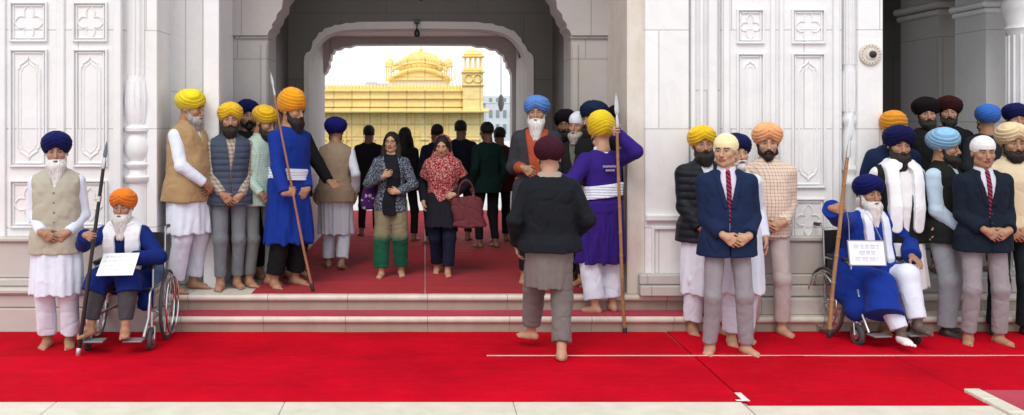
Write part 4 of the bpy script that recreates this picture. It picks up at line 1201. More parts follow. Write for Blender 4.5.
def beard_field(p,L=.03,full=1.0,seed=1,sl=None):
    full*=.88
    def f(P):
        Q=p.l2h(P); ax=Q.copy(); ax[:,0]=np.abs(ax[:,0])
        d=cone(ax,(0,-.080,-.100),(.048,-.034,-.078),.026*full,.026*full)
        d=smin(d,cone(ax,(.052,-.030,-.070),(.068,-.006,-.018),.020*full,.012),.025)
        d=smin(d,cone(Q,(0,-.074,-.098),(0,-.080,-.110),.036*full,.036*full),.02)
        if L>.02:
            d=smin(d,cone(ax,(.018,-.082,-.105),(.010,-.088-.10*L,-.105-L),.040*full,.020*full),.03)
            d=smin(d,cone(ax,(.035,-.066,-.10),(.022,-.08,-.105-L*.75),.030*full,.018*full),.03)
        d=smax(d,-ell(Q,(0,-.112,-.066),(.022,.026,.0085)),.006)     # lips show
        mu=np.minimum(cone(ax,(.002,-.112,-.0535),(.026,-.102,-.062),.0085,.0085),cone(ax,(.026,-.102,-.062),(.036,-.088,-.082),.0085,.010))
        d=smin(d,mu,.008)
        d=smax(d,Q[:,2]+.046-.62*np.clip(ax[:,0]-.026,0,1)*(1.0)-.9*np.clip(Q[:,1]+.075,0,1),.010) if False else d
        w=wav(Q,(16,16,3.0),seed)
        return d+.0045*w*full+.0028*wav(Q,(34,34,5),seed+3)+.006*np.abs(wav(Q,(22,22,2),seed+6))*np.clip((-.13-Q[:,2])*20,0,1)
    return f
def hair_field(p,kind,seed=1):
    def f(P):
        Q=p.l2h(P); ax=Q.copy(); ax[:,0]=np.abs(ax[:,0])
        d=ell(Q,(0,.020,.034),(.087,.106,.095))
        if kind=='short':
            d=smax(d,(-.035-Q[:,2])-.0*Q[:,1],.02); zc=.040-Q[:,1]*1.5*0
        # hairline: clear the face, centre parting
        face=ell(Q,(0,-.090,-.010),(.060,.062,.076)); d=smax(d,-face,.010)
        d=d+.007*np.exp(-(Q[:,0]/.006)**2)*(Q[:,2]>.05)
        if kind in('long','tied'):
            d=smin(d,cone(ax,(.078,.015,.02),(.088,.010,-.10),.022,.030),.03)
            if kind=='long':
                d=smin(d,cone(ax,(.080,.010,-.07),(.100,-.045,-.24),.036,.026),.03)
                d=smin(d,cone(Q,(0,.07,-.02),(0,.09,-.26),.085,.060),.04)
        return d+.002*wav(Q,(20,20,5),seed)
    return f

SKINS={'tan':(.46,.27,.175),'brown':(.36,.195,.120),'dark':(.20,.100,.060),'fair':(.50,.31,.21),'deep':(.12,.06,.04)}
def person(px,sp,label,group=None,floor=0.0,d=None,fy=None,top=None,name='person'):
    """px: column of the body's axis, fy: row of the feet, top: row of the top of the head or turban"""
    if d is None: d=(CAMZ-floor)*FPX/(fy-CY)
    te=sp.get('te',.062); tot=Z(top,d)-floor if top is not None else None
    H=sp['H'] if top is None else tot/(1.75+te)*1.75
    s=H/1.75
    root=empty(name,(X(px,d),d+sp.get('dy',0),floor),sp.get('yaw',0.0),label,'person',group,scale=s)
    M=Matrix.Translation(root.location)@Matrix.Rotation(sp.get('yaw',0.0),4,'Z')@Matrix.Scale(s,4)
    Mi=M.inverted()
    sp=dict(sp); rj=random.Random(int(px)*7+3)
    if 'pelvis' not in sp:
        if 'lean' not in sp: sp['lean']=(rj.uniform(-.10,.10),rj.uniform(-.02,.05),rj.uniform(-.025,.025))
        h0=sp.get('head',(0,0,0)); sp['head']=(h0[0]+rj.uniform(-.12,.12),h0[1]+rj.uniform(-.04,.08),h0[2]+rj.uniform(-.05,.05))
        if 'legR' not in sp and 'legL' not in sp:
            a_,b_=rj.uniform(-.06,.05),rj.uniform(-.06,.05); w_=rj.uniform(.085,.13)
            sp['legR']=dict(a=(-w_,a_,.075),yaw=-rj.uniform(.1,.45)); sp['legL']=dict(a=(w_*.95,b_,.075),yaw=rj.uniform(.1,.45))
    for k in 'RL':
        a=sp.get('arm'+k)
        if a and 'wgrip' in a:   # (world point, world pole dir, world finger dir)
            G,Aw,fw=a['wgrip']; r3=Mi.to_3x3()
            a=dict(a); a['grip']=(np.array(Mi@Vector(G)),np.array(r3@Vector(Aw)),np.array(r3@Vector(fw))); a.update(w=(0,0,0),f=(1,0,0),n=(0,1,0)); sp['arm'+k]=a
    p=make_pose(sp)
    v=sp.get('vox',.0055); lo,hi=box_of(p,.27)
    lo[2]=max(lo[2],-.02) if min(p.leg['R'][2][2],p.leg['L'][2][2])<.2 else lo[2]
    lo[2]-=.01
    bf=body_field(p)
    V,Q=mesher(bf,lo,hi,v)
    keep=np.linalg.norm(V-p.HO,axis=1)<.20
    for k in 'RL':
        keep|=np.linalg.norm(V-(p.arm[k][2]+p.arm[k][3]*.08),axis=1)<.19
        if not sp.get('hidefeet'): keep|=np.linalg.norm(V-p.leg[k][2],axis=1)<.24
        if sp.get('bare'): keep|=True
    V,T,_=cluster(V,Q,keep,.024)
    sk=SKINS[sp.get('skin','brown')] if isinstance(sp.get('skin','brown'),str) else sp['skin']
    C=skin_colors(V,p,sk,sp.get('brow',(.02,.015,.012)),sp.get('lip'))
    if 'footcol' in sp:
        for k,c in sp['footcol'].items(): C[np.linalg.norm(V-p.leg[k][2],axis=1)<.26]=c
    body=link('body',np_mesh('body',V,T,SKIN,attrs={'Col':C}),root)
    vv=max(v,.0045)*1.35
    if 'turban' in sp:
        t=sp['turban']; f,u=turban_field(p,t[0],t[2] if len(t)>2 else 1.0,seed=int(px),tilt=t[3] if len(t)>3 else 0)
        add_part(root,'turban' if t[0]!='cap' else 'head_cloth',f,t[1],p.HO-.24,p.HO+.30,min(v,.005),attrs=u)
    if 'beard' in sp:
        bd=sp['beard']; L=bd[1]
        add_part(root,'beard',beard_field(p,L,bd[2] if len(bd)>2 else 1.0,int(px)),bd[0],p.HO-np.array((.16,.24,.22+L)),p.HO+np.array((.16,.14,.06)),min(v,.005))
    if 'hair' in sp:
        add_part(root,'hair',hair_field(p,sp['hair'][0],int(px)),sp['hair'][1],p.HO-np.array((.2,.2,.42)),p.HO+.22,min(v,.006))
    if sp.get('glasses'):
        g=MB()
        for sx in (-1,1):
            g.tube([p.h2l((sx*.031+.021*math.cos(a),-.108+abs(math.cos(a)*sx*.5+.5)*.004,.0+.016*math.sin(a))) for a in np.linspace(0,2*PI,17)[:-1]],.0016,6,closed=True)
            g.tube([p.h2l((sx*.052,-.104,.006)),p.h2l((sx*.082,-.02,.004)),p.h2l((sx*.084,.01,.0))],.0016,6)
        g.tube([p.h2l((-.010,-.112,.003)),p.h2l((.010,-.112,.003))],.0016,6)
        g.build('glasses',BLACKPL,root,smooth=True)
    sd=int(px)
    for gi,g in enumerate(sp.get('wear',())):
        nm,kind,mat=g[0],g[1],g[2]; o=dict(g[3]) if len(g)>3 else {}
        seed=sd+gi*13; off=o.get('off',.014); fold=o.get('fold',.0045)
        if kind=='top':
            hem=o.get('hem',.84); sl=o.get('sleeve',1.0); zv=o.get('v'); hw=o.get('vw',.07)
            def f(P,o=o,hem=hem,sl=sl,zv=zv,hw=hw,off=off,fold=fold,seed=seed):
                Q=p.t2l(P)
                d=torso_d(P,p,off,hem=hem if 'skirt' not in o else .93,bulk=o.get('bulk',.0),fold=fold,seed=seed,top=o.get('top',1.485))
                if sl<=0:
                    ww=(.158*p.w+off) ; d=smax(d,np.where(Q[:,2]>1.20,np.abs(Q[:,0])-ww-.02*(1.45-Q[:,2]),-1),.012)
                if 'skirt' in o:
                    d=smin(d,skirt_d(P,p,off,1.02,o['skirt'],o.get('flare',.016),o.get('sfold',.008),o.get('nf',7),seed),.03)
                if sl>0:
                    for k in 'RL':
                        d=smin(d,sleeve_d(P,p,k,o.get('soff',off*.8),sl,fold,seed+(k=='L'),o.get('cuff',0)),.022)
                if zv is not None:
                    wz=hw*np.clip((Q[:,2]-zv)/(1.47-zv),0,1.3)-np.where(Q[:,2]<zv,.05,0)
                    if o.get('open'): wz=np.maximum(wz,o['open'])
                    d=smax(d,-np.maximum(np.abs(Q[:,0]+o.get('vx',0))-wz,Q[:,1]+.02),.006)
                if o.get('collar'):
                    c=cone(Q,(0,.012,1.450),(0,.000,1.522),.076+off*.5,.066+off*.35,cap=True)
                    c=smax(c,-np.maximum(np.abs(Q[:,0])-.012-.35*(Q[:,2]-1.49),Q[:,1]+.02),.004) if off<.03 else c
                    d=smin(d,c,.012)
                return d
        elif kind=='legs':
            def f(P,o=o,fold=fold,seed=seed): return legs_d(P,p,o.get('r',(.084,.065,.057)),o.get('hem',.05),o.get('fold',.006),seed,o.get('waist',1.0),o.get('pool',0))
        elif kind=='belt':
            def f(P,o=o,off=off,seed=seed):
                Q=p.t2l(P); z0,z1=o.get('z',(1.02,1.12))
                d=torso_d(P,p,off,hem=.82); 
                return smax(d+.004*np.sin(Q[:,2]*260+2*wav(P,(3,3,3),seed)),np.abs(Q[:,2]-(z0+z1)/2+o.get('sl',0)*Q[:,0])-(z1-z0)/2,.01)
        elif kind=='layer':
            def f(P,o=o,off=off,seed=seed):
                base=torso_d(P,p,o.get('on',.02),hem=.6,fold=o.get('bf',0.0),seed=o.get('bseed',seed))
                if o.get('skirt'): base=smin(base,skirt_d(P,p,o['on'],1.02,o['skirt'],.05,.0),.03)
                if o.get('sleeves'):
                    for k in 'RL': base=smin(base,sleeve_d(P,p,k,o['on']),.02)
                d=None
                for path in o['paths']:
                    q=path_layer(P,p,path,o['rad'],base,o.get('th',.014))
                    d=q if d is None else smin(d,q,.02)
                return d+o.get('wf',.003)*wav(p.t2l(P),(12,6,2.5),seed)
        elif kind=='free':
            f=o['f'](p)
        add_part(root,nm,f,mat,lo-.05,hi+.05,o.get('vox',vv))
    return root,p,M
# ------------------------------------------------------------------ props
STEEL=plain('steel_tube',(.55,.56,.58),.28,.9,nscale=60,var=.15)
CHROME=plain('worn_chrome',(.68,.69,.70),.22,1.0,nscale=80)
RUBBER=plain('grey_rubber',(.05,.05,.052),.7)
SEATM=plain('black_vinyl',(.02,.02,.022),.5)
PAPER=plain('white_board',(.78,.79,.82),.6,nscale=8,var=.04,bstr=.03)
INKB=plain('faded_blue_ink',(.34,.40,.52),.7); INKP=plain('pencil_grey_ink',(.48,.48,.50),.7); INKG=plain('grey_frame',(.30,.30,.31),.5)
def ringpts(c,r,n,ax='x'):
    return [(c[0],c[1]+r*math.cos(2*PI*k/n),c[2]+r*math.sin(2*PI*k/n)) for k in range(n)]
def wheelchair(loc,rz,label,blue=False):
    W=empty('wheelchair',loc,rz,label,'wheelchair')
    R=.305; hw=.27
    for s in (-1,1):
        c=(s*(hw+.035),.16,R)
        wh=MB().tube(ringpts(c,R-.014,48),.015,8,closed=True).build('wheel',RUBBER,W,smooth=True)
        MB().tube(ringpts(c,R-.036,48),.010,8,closed=True).build('rim',CHROME,wh,smooth=True)
        MB().tube(ringpts((s*(hw+.075),.16,R),R-.055,48),.0085,8,closed=True).build('hand_rim',CHROME,wh,smooth=True)
        sp=MB()
        for k in range(18):
            a=2*PI*k/18; sp.tube([(s*(hw+.035+(.014 if k%2 else -.014)),.16+.02*math.cos(a+.5),R+.02*math.sin(a+.5)),(c[0],.16+(R-.04)*math.cos(a),R+(R-.04)*math.sin(a))],.0022,5)
        sp.build('spokes',CHROME,wh,smooth=True)
        MB().tube([(s*(hw+.005),.16,R),(s*(hw+.065),.16,R)],.024,14).build('hub',STEEL,wh,smooth=True)
        cc=(s*(hw-.01),-.28,.096)
        cw=MB().tube(ringpts(cc,.072,24),.024,8,closed=True).build('caster_wheel',RUBBER,W,smooth=True)
        MB().tube([(cc[0]-.022,cc[1],cc[2]),(cc[0]+.022,cc[1],cc[2])],.042,16).build('rim',STEEL,cw,smooth=True)
        fk=MB(); 
        for q in (-.028,.028): fk.tube([(cc[0]+q,cc[1],cc[2]),(cc[0]+q,cc[1]+.015,cc[2]+.10)],.007,6)
        fk.tube([(cc[0]-.03,cc[1]+.016,cc[2]+.10),(cc[0]+.03,cc[1]+.016,cc[2]+.10)],.009,6); fk.tube([(cc[0],cc[1]+.02,cc[2]+.10),(cc[0],cc[1]+.03,cc[2]+.22)],.014,8)
        fk.build('caster_fork',STEEL,W,smooth=True)
        fr=MB(); x=s*(hw-.02)
        fr.tube([(x,.28,.30),(x,.28,.50),(x,.30,.78),(x,.31,.94),(x,.35,.965),(x,.42,.965)],.0115,8)
        fr.tube([(x,.28,.50),(x,-.22,.50),(x,-.27,.47),(x,-.33,.28),(x-s*.02,-.40,.14)],.0115,8)
        fr.tube([(x,.28,.24),(x,-.26,.24),(x,-.27,.47)],.0105,8)
        fr.tube([(x,.26,.68),(x,-.10,.69),(x,-.16,.66),(x,-.17,.50)],.0105,8)
        fr.build('side_frame',STEEL,W,smooth=True)
        MB().box(x-.026,x+.026,-.10,.22,.695,.725,.012).build('armrest',SEATM,W,smooth=True,angle=30)
        MB().box(x-s*.004-.003,x-s*.004+.003,-.14,.24,.51,.67,.002).build('side_guard',plain('blue_panel',(.03,.12,.30),.4) if blue else SEATM,W)
        MB().tube([(x,.36,.966),(x,.46,.964)],.017,10).build('push_grip',SEATM,W,smooth=True)
        fp=MB(); fp.box(min(x-s*.17,x-s*.015),max(x-s*.17,x-s*.015),-.50,-.36,.115,.128,.004); fp.build('footrest',plain('footplate_grey',(.20,.20,.21),.5) if 'footplate_grey' not in bpy.data.materials else bpy.data.materials['footplate_grey'],W)
    cr=MB(); cr.tube([(-hw+.02,.05,.25),(hw-.02,.05,.49)],.010,8); cr.tube([(hw-.02,.07,.25),(-hw+.02,.07,.49)],.010,8); cr.build('cross_brace',STEEL,W,smooth=True)
    # sagging sling seat and back
    def sling(name,f,nu=12,nv=8,th=.008):
        v=[];fc=[]
        for k in (0,1):
            for j in range(nv+1):
                for i in range(nu+1): v.append(f(i/nu,j/nv,k*th))
        n=(nu+1)*(nv+1)
        for j in range(nv):
            for i in range(nu):
                a=j*(nu+1)+i; fc.append((a,a+1,a+nu+2,a+nu+1)); fc.append((a+n,a+nu+1+n,a+nu+2+n,a+1+n))
        per=list(range(nu+1))+[j*(nu+1)+nu for j in range(1,nv+1)]+[nv*(nu+1)+i for i in range(nu-1,-1,-1)]+[j*(nu+1) for j in range(nv-1,0,-1)]
        for a,b_ in zip(per,per[1:]+per[:1]): fc.append((a,b_,b_+n,a+n))
        MB().add(v,fc).build(name,SEATM,W,smooth=True)
    sling('seat',lambda u,v,t:(-hw+.02+u*(2*hw-.04),-.20+v*.46,.505-.03*math.sin(PI*u)+t))
    sling('backrest',lambda u,v,t:(-hw+.02+u*(2*hw-.04),.285+.02*v+.03*math.sin(PI*u)+t,.54+v*.38))
    return W
def pole_mesh(base,tip,r0,r1,mat,name,knots=0,n=10,seed=1,bend=.0):
    b0=Vector(base); t0=Vector(tip); L=(t0-b0).length; mb=MB(); r=random.Random(seed); pts=[]; rs=[]
    side=(t0-b0).cross(Vector((0,1,0))).normalized(); m=max(24,knots*6)
    kn=[(i+.5+r.uniform(-.15,.15))/knots for i in range(knots)] if knots else []
    for i in range(m+1):
        t=i/m; pts.append((t0-b0)*t+side*(bend*math.sin(PI*t)+bend*.3*math.sin(PI*2.7*t)))
        rr=r0+(r1-r0)*t
        for k in kn: rr+=.0028*math.exp(-((t-k)/.006)**2)
        rs.append(rr)
    if knots:   # extra rings at the knots
        ts=sorted(set([i/m for i in range(m+1)]+[k+d_ for k in kn for d_ in(-.012,-.004,0,.004,.012)])); pts=[];rs=[]
        for t in ts:
            t=min(max(t,0),1); pts.append((t0-b0)*t+side*(bend*math.sin(PI*t)+bend*.3*math.sin(PI*2.7*t)))
            rs.append(r0+(r1-r0)*t+sum(.0034*math.exp(-((t-k)/.004)**2) for k in kn))
    return mb.tube(pts,rs,n)
BAMB=None
def wood_mat(name,col,dark,knot=False):
    m,nt,b=new_mat(name); tc=N(nt,'ShaderNodeTexCoord'); mp=N(nt,'ShaderNodeMapping'); mp.inputs['Scale'].default_value=(40,40,2.2); lk(nt,tc.outputs['Object'],mp.inputs[0])
    n=N(nt,'ShaderNodeTexNoise',Scale=1.5,Detail=5.0); lk(nt,mp.outputs[0],n.inputs['Vector'])
    n2=N(nt,'ShaderNodeTexNoise',Scale=3.5,Detail=3.0); lk(nt,tc.outputs['Object'],n2.inputs['Vector'])
    r=ramp(nt,[(.3,dark),(.62,col)],mth(nt,'ADD',mth(nt,'MULTIPLY',n.outputs[0],.5),mth(nt,'MULTIPLY',n2.outputs[0],.5)))
    lk(nt,r.outputs[0],b.inputs['Base Color']); b.inputs['Roughness'].default_value=.5; bump(nt,b,n.outputs[0],.2,.003); return m
BAMB=wood_mat('bamboo',(.38,.20,.075),(.17,.08,.03)); REDW=wood_mat('reddish_wood',(.34,.15,.075),(.17,.07,.035))
BLK=plain('black_lacquer',(.012,.012,.013),.35)
def spear(base,tip,label,mat=BAMB,r=(.017,.013),knots=9,shaft=.86,head='leaf',hw=1.0,hm=None,ferrule=True,seed=1,bend=.01,cat='spear'):
    base=Vector(base); tip=Vector(tip); ax=(tip-base); L=ax.length; u=ax.normalized()
    S=empty('spear',base,0,label,cat)
    pole_mesh(base,base+ax*shaft,r[0],r[1],mat,'shaft',knots,seed=seed,bend=bend).build('shaft',mat,S,smooth=True)
    z=Vector((0,0,1)); q=z.rotation_difference(u)
    def put(mb,name,m,t):
        me=MB(); me.v=[tuple(q@Vector(v)+u*(L*t)) for v in mb.v]; me.f=mb.f; return me.build(name,m,S,smooth=True,angle=35)
    hl=L*(1-shaft)
    put(MB().lathe([(r[1]*1.25,-.03),(r[1]*1.35,.0),(r[1]*1.0,hl*.18),(.008,hl*.30)],(0,0,0),12),'socket',STEEL,shaft)
    if head=='leaf':
        w=(.028 if hl>.25 else .024)*hw; pr=[(.006,.25),(w*.8,.33),(w,.45),(w*.85,.62),(w*.45,.85),(.001,1.0)]
        v=[];f=[]
        for (a,t) in pr: v+=[(a,0,hl*t),(0,.006,hl*t),(-a,0,hl*t),(0,-.006,hl*t)]
        for i in range(len(pr)-1):
            for k in range(4): l=(k+1)%4; f.append((i*4+k,i*4+l,i*4+4+l,i*4+4+k))
        f+= [(3,2,1,0),tuple(range(len(v)-4,len(v)))]
        put(MB().add(v,f),'blade',hm or CHROME,shaft)
    if ferrule: put(MB().lathe([(r[0]*1.1,0),(r[0]*1.2,.01),(r[0]*1.2,.07),(r[0]*1.05,.075)],(0,0,0),12),'ferrule',BLK if mat is not BLK else STEEL,0.0)
    return S,u
def placard(name,label,mat_lines,w,h,M,lines,frame=None,seed=3):
    """flat written board; M places its face (local -Y faces the reader)"""
    P_=empty(name,(0,0,0),0,label,'sign'); P_.matrix_world=M
    MB().box(-w/2,w/2,0,.006,-h/2,h/2,.001).build('board',PAPER,P_)
    r=random.Random(seed)
    for (z0,hh,x0,x1) in lines:
        mb=MB(); x=x0*w
        while x<x1*w:
            wl=r.uniform(.022,.055); wl=min(wl,x1*w-x)
            mb.box(x,x+wl,-.0012,-.0002,z0*h+hh*h*.38,z0*h+hh*h*.5)     # headline of the script
            xx=x+.002
            while xx<x+wl-.004:
                k=r.choice((0,1,2))
                mb.box(xx,xx+.0022,-.0012,-.0002,z0*h-hh*h*.5,z0*h+hh*h*.38)
                if k: mb.box(xx+.0024,xx+.0055,-.0012,-.0002,z0*h-hh*h*.5*(k-1)-.001,z0*h-hh*h*.5*(k-1)+.0015)
                xx+=.0085
            x+=wl+.010
        mb.build('writing',mat_lines,P_)
    if frame:
        mb=MB(); t=.008
        mb.box(-w/2-t,w/2+t,-.003,.009,h/2,h/2+t,.002).box(-w/2-t,w/2+t,-.003,.009,-h/2-t,-h/2,.002)
        mb.box(-w/2-t,-w/2,-.003,.009,-h/2,h/2,.002).box(w/2,w/2+t,-.003,.009,-h/2,h/2,.002)
        mb.build('frame',frame,P_)
    return P_
# ------------------------------------------------------------------ the people in the picture
BB=hair_mat('black_beard',(.018,.014,.012)); BW=hair_mat('white_beard',(.74,.73,.71),(.45,.44,.43)); BG=hair_mat('grey_beard',(.42,.40,.37),(.16,.15,.14))
HB=hair_mat('black_hair',(.014,.011,.010))
_m={}
def C(name,col,**k):
    if name not in _m: _m[name]=cloth(name,col,**k)
    return _m[name]
def T(name,col):
    if name not in _m: _m[name]=turban_mat(name,col)
    return _m[name]
WHITE=C('white_cotton',(.66,.71,.82)); WHITE2=C('white_cotton_plain',(.64,.69,.80)); BLACK=C('black_wool',(.010,.010,.012)); NAVYJ=C('navy_suiting',(.010,.020,.060)); TEALJ=C('dark_suiting',(.008,.014,.026))
GREYT=C('grey_trousers',(.25,.24,.265)); 
def P(px,py,d): return Vector((X(px,d),d,Z(py,d)))
def kurta(mat,hem=.5,off=.014,**k): return ('kurta','top',mat,dict(skirt=hem,off=off,fold=.0035,**k))
def trousers(mat,**k): return ('trousers','legs',mat,k)
SALWAR=dict(r=(.098,.084,.078),hem=.045,fold=.008)
def shawl(mat,z=.90,w=.085,rad=.045,on=.036,th=.026):
    P_=lambda s:[(s*.02,.075,1.475),(s*.07,.035,1.475),(s*w,-.05,1.44),(s*w,-.12,1.32),(s*w*.95,-.16,1.10),(s*w*.9,-.17,z)]
    return ('shawl','layer',mat,dict(paths=[P_(-1),P_(1)],rad=rad,th=th,on=on,wf=.004))
def suit(jm,sm,tie,hem=.80,tieoff=0):
    l=lambda s:[(s*.075,.0,1.475),(s*.086,-.06,1.44),(s*.064,-.12,1.34),(s*.030,-.15,1.21)]
    return [('shirt','top',sm,dict(off=.012,hem=.9,fold=.001,collar=True,sleeve=.93,cuff=.002)),
            ('tie','layer',tie,dict(paths=[[(0,-.07,1.475),(0,-.12,1.36),(0,-.16,1.1)]],rad=.019,th=.010,on=.013,wf=0,vox=.005)),
            ('jacket','top',jm,dict(off=.030,hem=hem,v=1.17,vw=.075,fold=.0055,bulk=.014,soff=.022,sleeve=.96,open=.0035,cuff=.008)),
            ('lapels','layer',jm,dict(paths=[l(-1),l(1)],rad=.020,th=.008,on=.031,wf=0))]
TIE=C('striped_tie',(.012,.015,.06),pattern='stripe',col2=(.42,.02,.03),scale=1.0)
def front_y(p,x,z,off,hem=.8,bulk=.014):
    ys=np.linspace(-.30,-.05,120); P_=np.stack([np.full(120,x),ys,np.full(120,z)],1).astype(F4); L=P_@p.TR.T-np.array((0,0,.95),F4)@p.TR.T+p.TO
    d=torso_d(L.astype(F4),p,off,hem=hem,bulk=bulk); i=np.argmax(d<0); return ys[i]
def buttons(root,p,zs,off,mat,x=.012,r=.009,name='button',bulk=.014):
    for z in zs:
        y=front_y(p,x,z,off,bulk=bulk); a=p.tw((x,y+.004,z)); b_=p.tw((x,y-.006,z)); MB().tube([a,b_],r,10).build(name,mat,root,smooth=True,angle=40)
# ---------- left of the gateway
r58,p58,_=person(58,dict(turban=('dastar',T('navy_turban',(.008,.012,.085)),1.0),beard=(BW,.13,1.25),skin='brown',yaw=.12,arms='clasp',belly=.03,wide=1.01,
   wear=[kurta(WHITE,.46,flare=.022),trousers(WHITE2,**SALWAR),('vest','top',C('beige_linen',(.40,.37,.30)),dict(off=.032,hem=.80,sleeve=0,v=1.34,vw=.05,bulk=.02,collar=True,fold=.006))]),
   'bearded man in navy turban and beige vest over white tunic, hands clasped, at far left',fy=348,top=131)
# elder in the left wheelchair
WC1=(X(128,8.62),8.62,0)
wheelchair(WC1,.04,'silver wheelchair with blue side panel carrying the elder in the orange turban',blue=True)
spb,spt=P(78,357,8.12),P(107,141,8.12)
g1=spb.lerp(spt,(357-237)/(357-141))
def lap(reach=1.0,sides=(),drop=.16,dropL=None,r=(.125,.120,.13),spread=.06):
    def mk(p):
        def f(Q):
            d=None
            for k in 'RL':
                H,K,A,R=p.leg[k]; s=-1 if k=='R' else 1
                KK=K+np.array((0,0,.01),F4)
                if k=='L' and dropL is not None: KK=H+(K-H)*.62
                q=cone(Q,H+(0,.02,.02),KK,r[0],r[1])
                dp=drop if (k=='R' or dropL is None) else dropL
                if dp>0: q=smin(q,cone(Q,KK,KK+(A-K)*dp+np.array((s*spread*dp,-.01,0),F4),r[1],r[2],cap=True),.05)
                d=q if d is None else smin(d,q,.09)
            for (a_,b_,r0,r1) in sides: d=smin(d,cone(Q,a_,b_,r0,r1),.07)
            return d+.007*wav(Q,(5,3,7),5)+.005*crease(wav(Q,(4,3,2),8))
        return f
    return mk
ELD=dict(r=(.082,.068,.058),hem=.07,fold=.005)
BLUER=C('royal_blue_cloth',(.006,.018,.14))
r_,p1,M1=person(127,dict(H=1.62,turban=('dastar',T('orange_turban',(.80,.20,.008))),beard=(BW,.15,1.35),skin='brown',te=.062,pelvis=(0,.03,-.345),lean=(0,.27,0),head=(0,-.10,0),belly=.03,wide=1.03,
   armR=dict(wgrip=(g1,spt-spb,(.75,-.6,.0)),curl=1.25,tcurl=.8,e=(-1,.2,-.9)),armL=dict(abs=True,w=(.150,-.34,.83),f=(-.10,-.75,-.55),n=(0,-.4,-1),curl=.35,e=(.9,.5,-.3)),
   legR=dict(a=(-.185,-.475,.235),k=(-.1,-1,.9),yaw=-.5),legL=dict(a=(.125,-.475,.235),k=(.1,-1,.9),yaw=.25),
   wear=[('robe','top',BLUER,dict(off=.022,hem=.82,fold=.006,soff=.026,cuff=.012)),('robe_skirt','free',BLUER,dict(f=lap(sides=[((-.20,-.05,.62),(-.25,-.22,.36),.07,.085),((.20,-.05,.62),(.23,-.20,.40),.06,.075)],drop=.26,r=(.115,.100,.115)))),
         trousers(C('charcoal_trousers',(.055,.055,.062)),**dict(ELD,r=(.09,.10,.062))),shawl(C('white_shawl',(.76,.78,.82)),z=1.08,w=.11,rad=.06,on=.026,th=.035)]),
   'seated elder in orange turban with long white beard, blue robe and white shawl',d=8.66,floor=0.0)
spear(spb,spt,'black spear with steel blade and silver band held by the seated elder at left',mat=BLK,r=(.018,.014),knots=0,shaft=.89,hw=.75,hm=plain('blued_steel',(.16,.17,.19),.35,.7),bend=0)
sb=MB(); u_=(spt-spb); pts=[u_*t for t in (.72,.745)]; 
tag(link('grip_band',sb.tube(pts,.0185,12).build('tmp',CHROME,None,smooth=True).data),None); bpy.data.objects.remove(bpy.data.objects['tmp']); gb=bpy.data.objects['grip_band']; gb.parent=[o for o in bpy.data.objects if o.name.startswith('spear') and o.type=='EMPTY'][0]
M=Matrix.Translation(P(118,264,8.20)+Vector((0,0,0)))@Matrix.Rotation(-.05,4,'Z')@Matrix.Rotation(math.radians(-52),4,'X')@Matrix.Rotation(-.04,4,'Y')
placard('placard','white board with faded handwriting lying in the lap of the left elder',INKP,.30,.25,M,[(.32,.10,-.40,.38),(.12,.10,-.42,.42),(-.08,.09,-.38,.36),(-.28,.09,-.40,.20)])
# ---------- the line on the platform, left pier
person(187,dict(turban=('dastar',T('lemon_turban',(.80,.68,.004)),1.0),beard=(BG,.07,1.1),skin='brown',yaw=1.15,head=(.15,.12,0),arms='clasp',belly=.05,wide=1.03,
   armR=dict(w=(-.07,-.245,.97),e=(-1,.30,-.4)),armL=dict(w=(.10,-.225,.955),e=(1,.3,-.4)),
   wear=[kurta(WHITE,.52,flare=.02),trousers(WHITE2,**SALWAR),('vest','top',C('tan_quilted_vest',(.36,.235,.115)),dict(off=.036,hem=.80,sleeve=0,v=1.33,vw=.05,bulk=.025,collar=True,fold=.007))]),
   'man in lemon yellow turban and tan vest in profile, leaning by the left pier',d=9.50,floor=PLAT,top=88)
person(229,dict(turban=('dastar',T('yellow_turban',(.78,.50,.006))),beard=(BB,.045,1.15),skin='brown',yaw=.30,arms='low',
   wear=[('shirt','top',C('brown_plaid',(.20,.16,.13),pattern='plaid',col2=(.42,.36,.30),scale=.8),dict(off=.016,hem=.84,collar=True)),trousers(C('slate_trousers',(.16,.175,.20))),
         ('vest','top',C('slate_blue_vest',(.055,.070,.110),pattern='quilt',scale=1.2),dict(off=.034,hem=.82,sleeve=0,v=1.12,vw=.05,bulk=.015,collar=True,open=.006))]),
   'man in yellow turban with black beard, slate vest over brown plaid shirt',d=9.62,floor=PLAT,top=102)
person(249,dict(vox=.008,turban=('dastar',T('navy_turban',None)),beard=(BB,.02),skin='brown',yaw=.3,wear=[('jacket','top',BLACK,dict(off=.03)),trousers(BLACK)]),
   'man in navy turban mostly hidden behind the two yellow turbans at left',d=10.25,floor=PLAT,top=99)
person(259,dict(turban=('dastar',T('mustard_turban',(.74,.46,.008)),1.0,.12),beard=(BB,.05,1.1),skin='brown',yaw=.75,head=(.2,.28,.1),arms='low',
   wear=[('shirt','top',C('pale_green_shirt',(.42,.55,.47),pattern='check',col2=(.25,.40,.33),scale=.7),dict(off=.018,hem=.80,bulk=.01,collar=True)),trousers(C('grey_green_trousers',(.15,.165,.165)))]),
   'man in mustard turban and pale green shirt looking down beside the blue robed guard',d=9.80,floor=PLAT,top=104)
person(292,dict(vox=.007,turban=('wide',T('maroon_turban',(.12,.008,.010))),beard=(BB,.03),skin='brown',yaw=.75,
   armL=dict(w=(.20,-.36,.95),f=(.35,-.75,-.55),n=(-.3,-.4,.6),curl=.3,e=(.5,.6,-.8)),
   wear=[('jacket','top',BLACK,dict(off=.03,hem=.8)),trousers(BLACK)]),
   'man in black with maroon turban reaching his open hand past the blue robed guard',d=10.35,floor=PLAT,top=97)
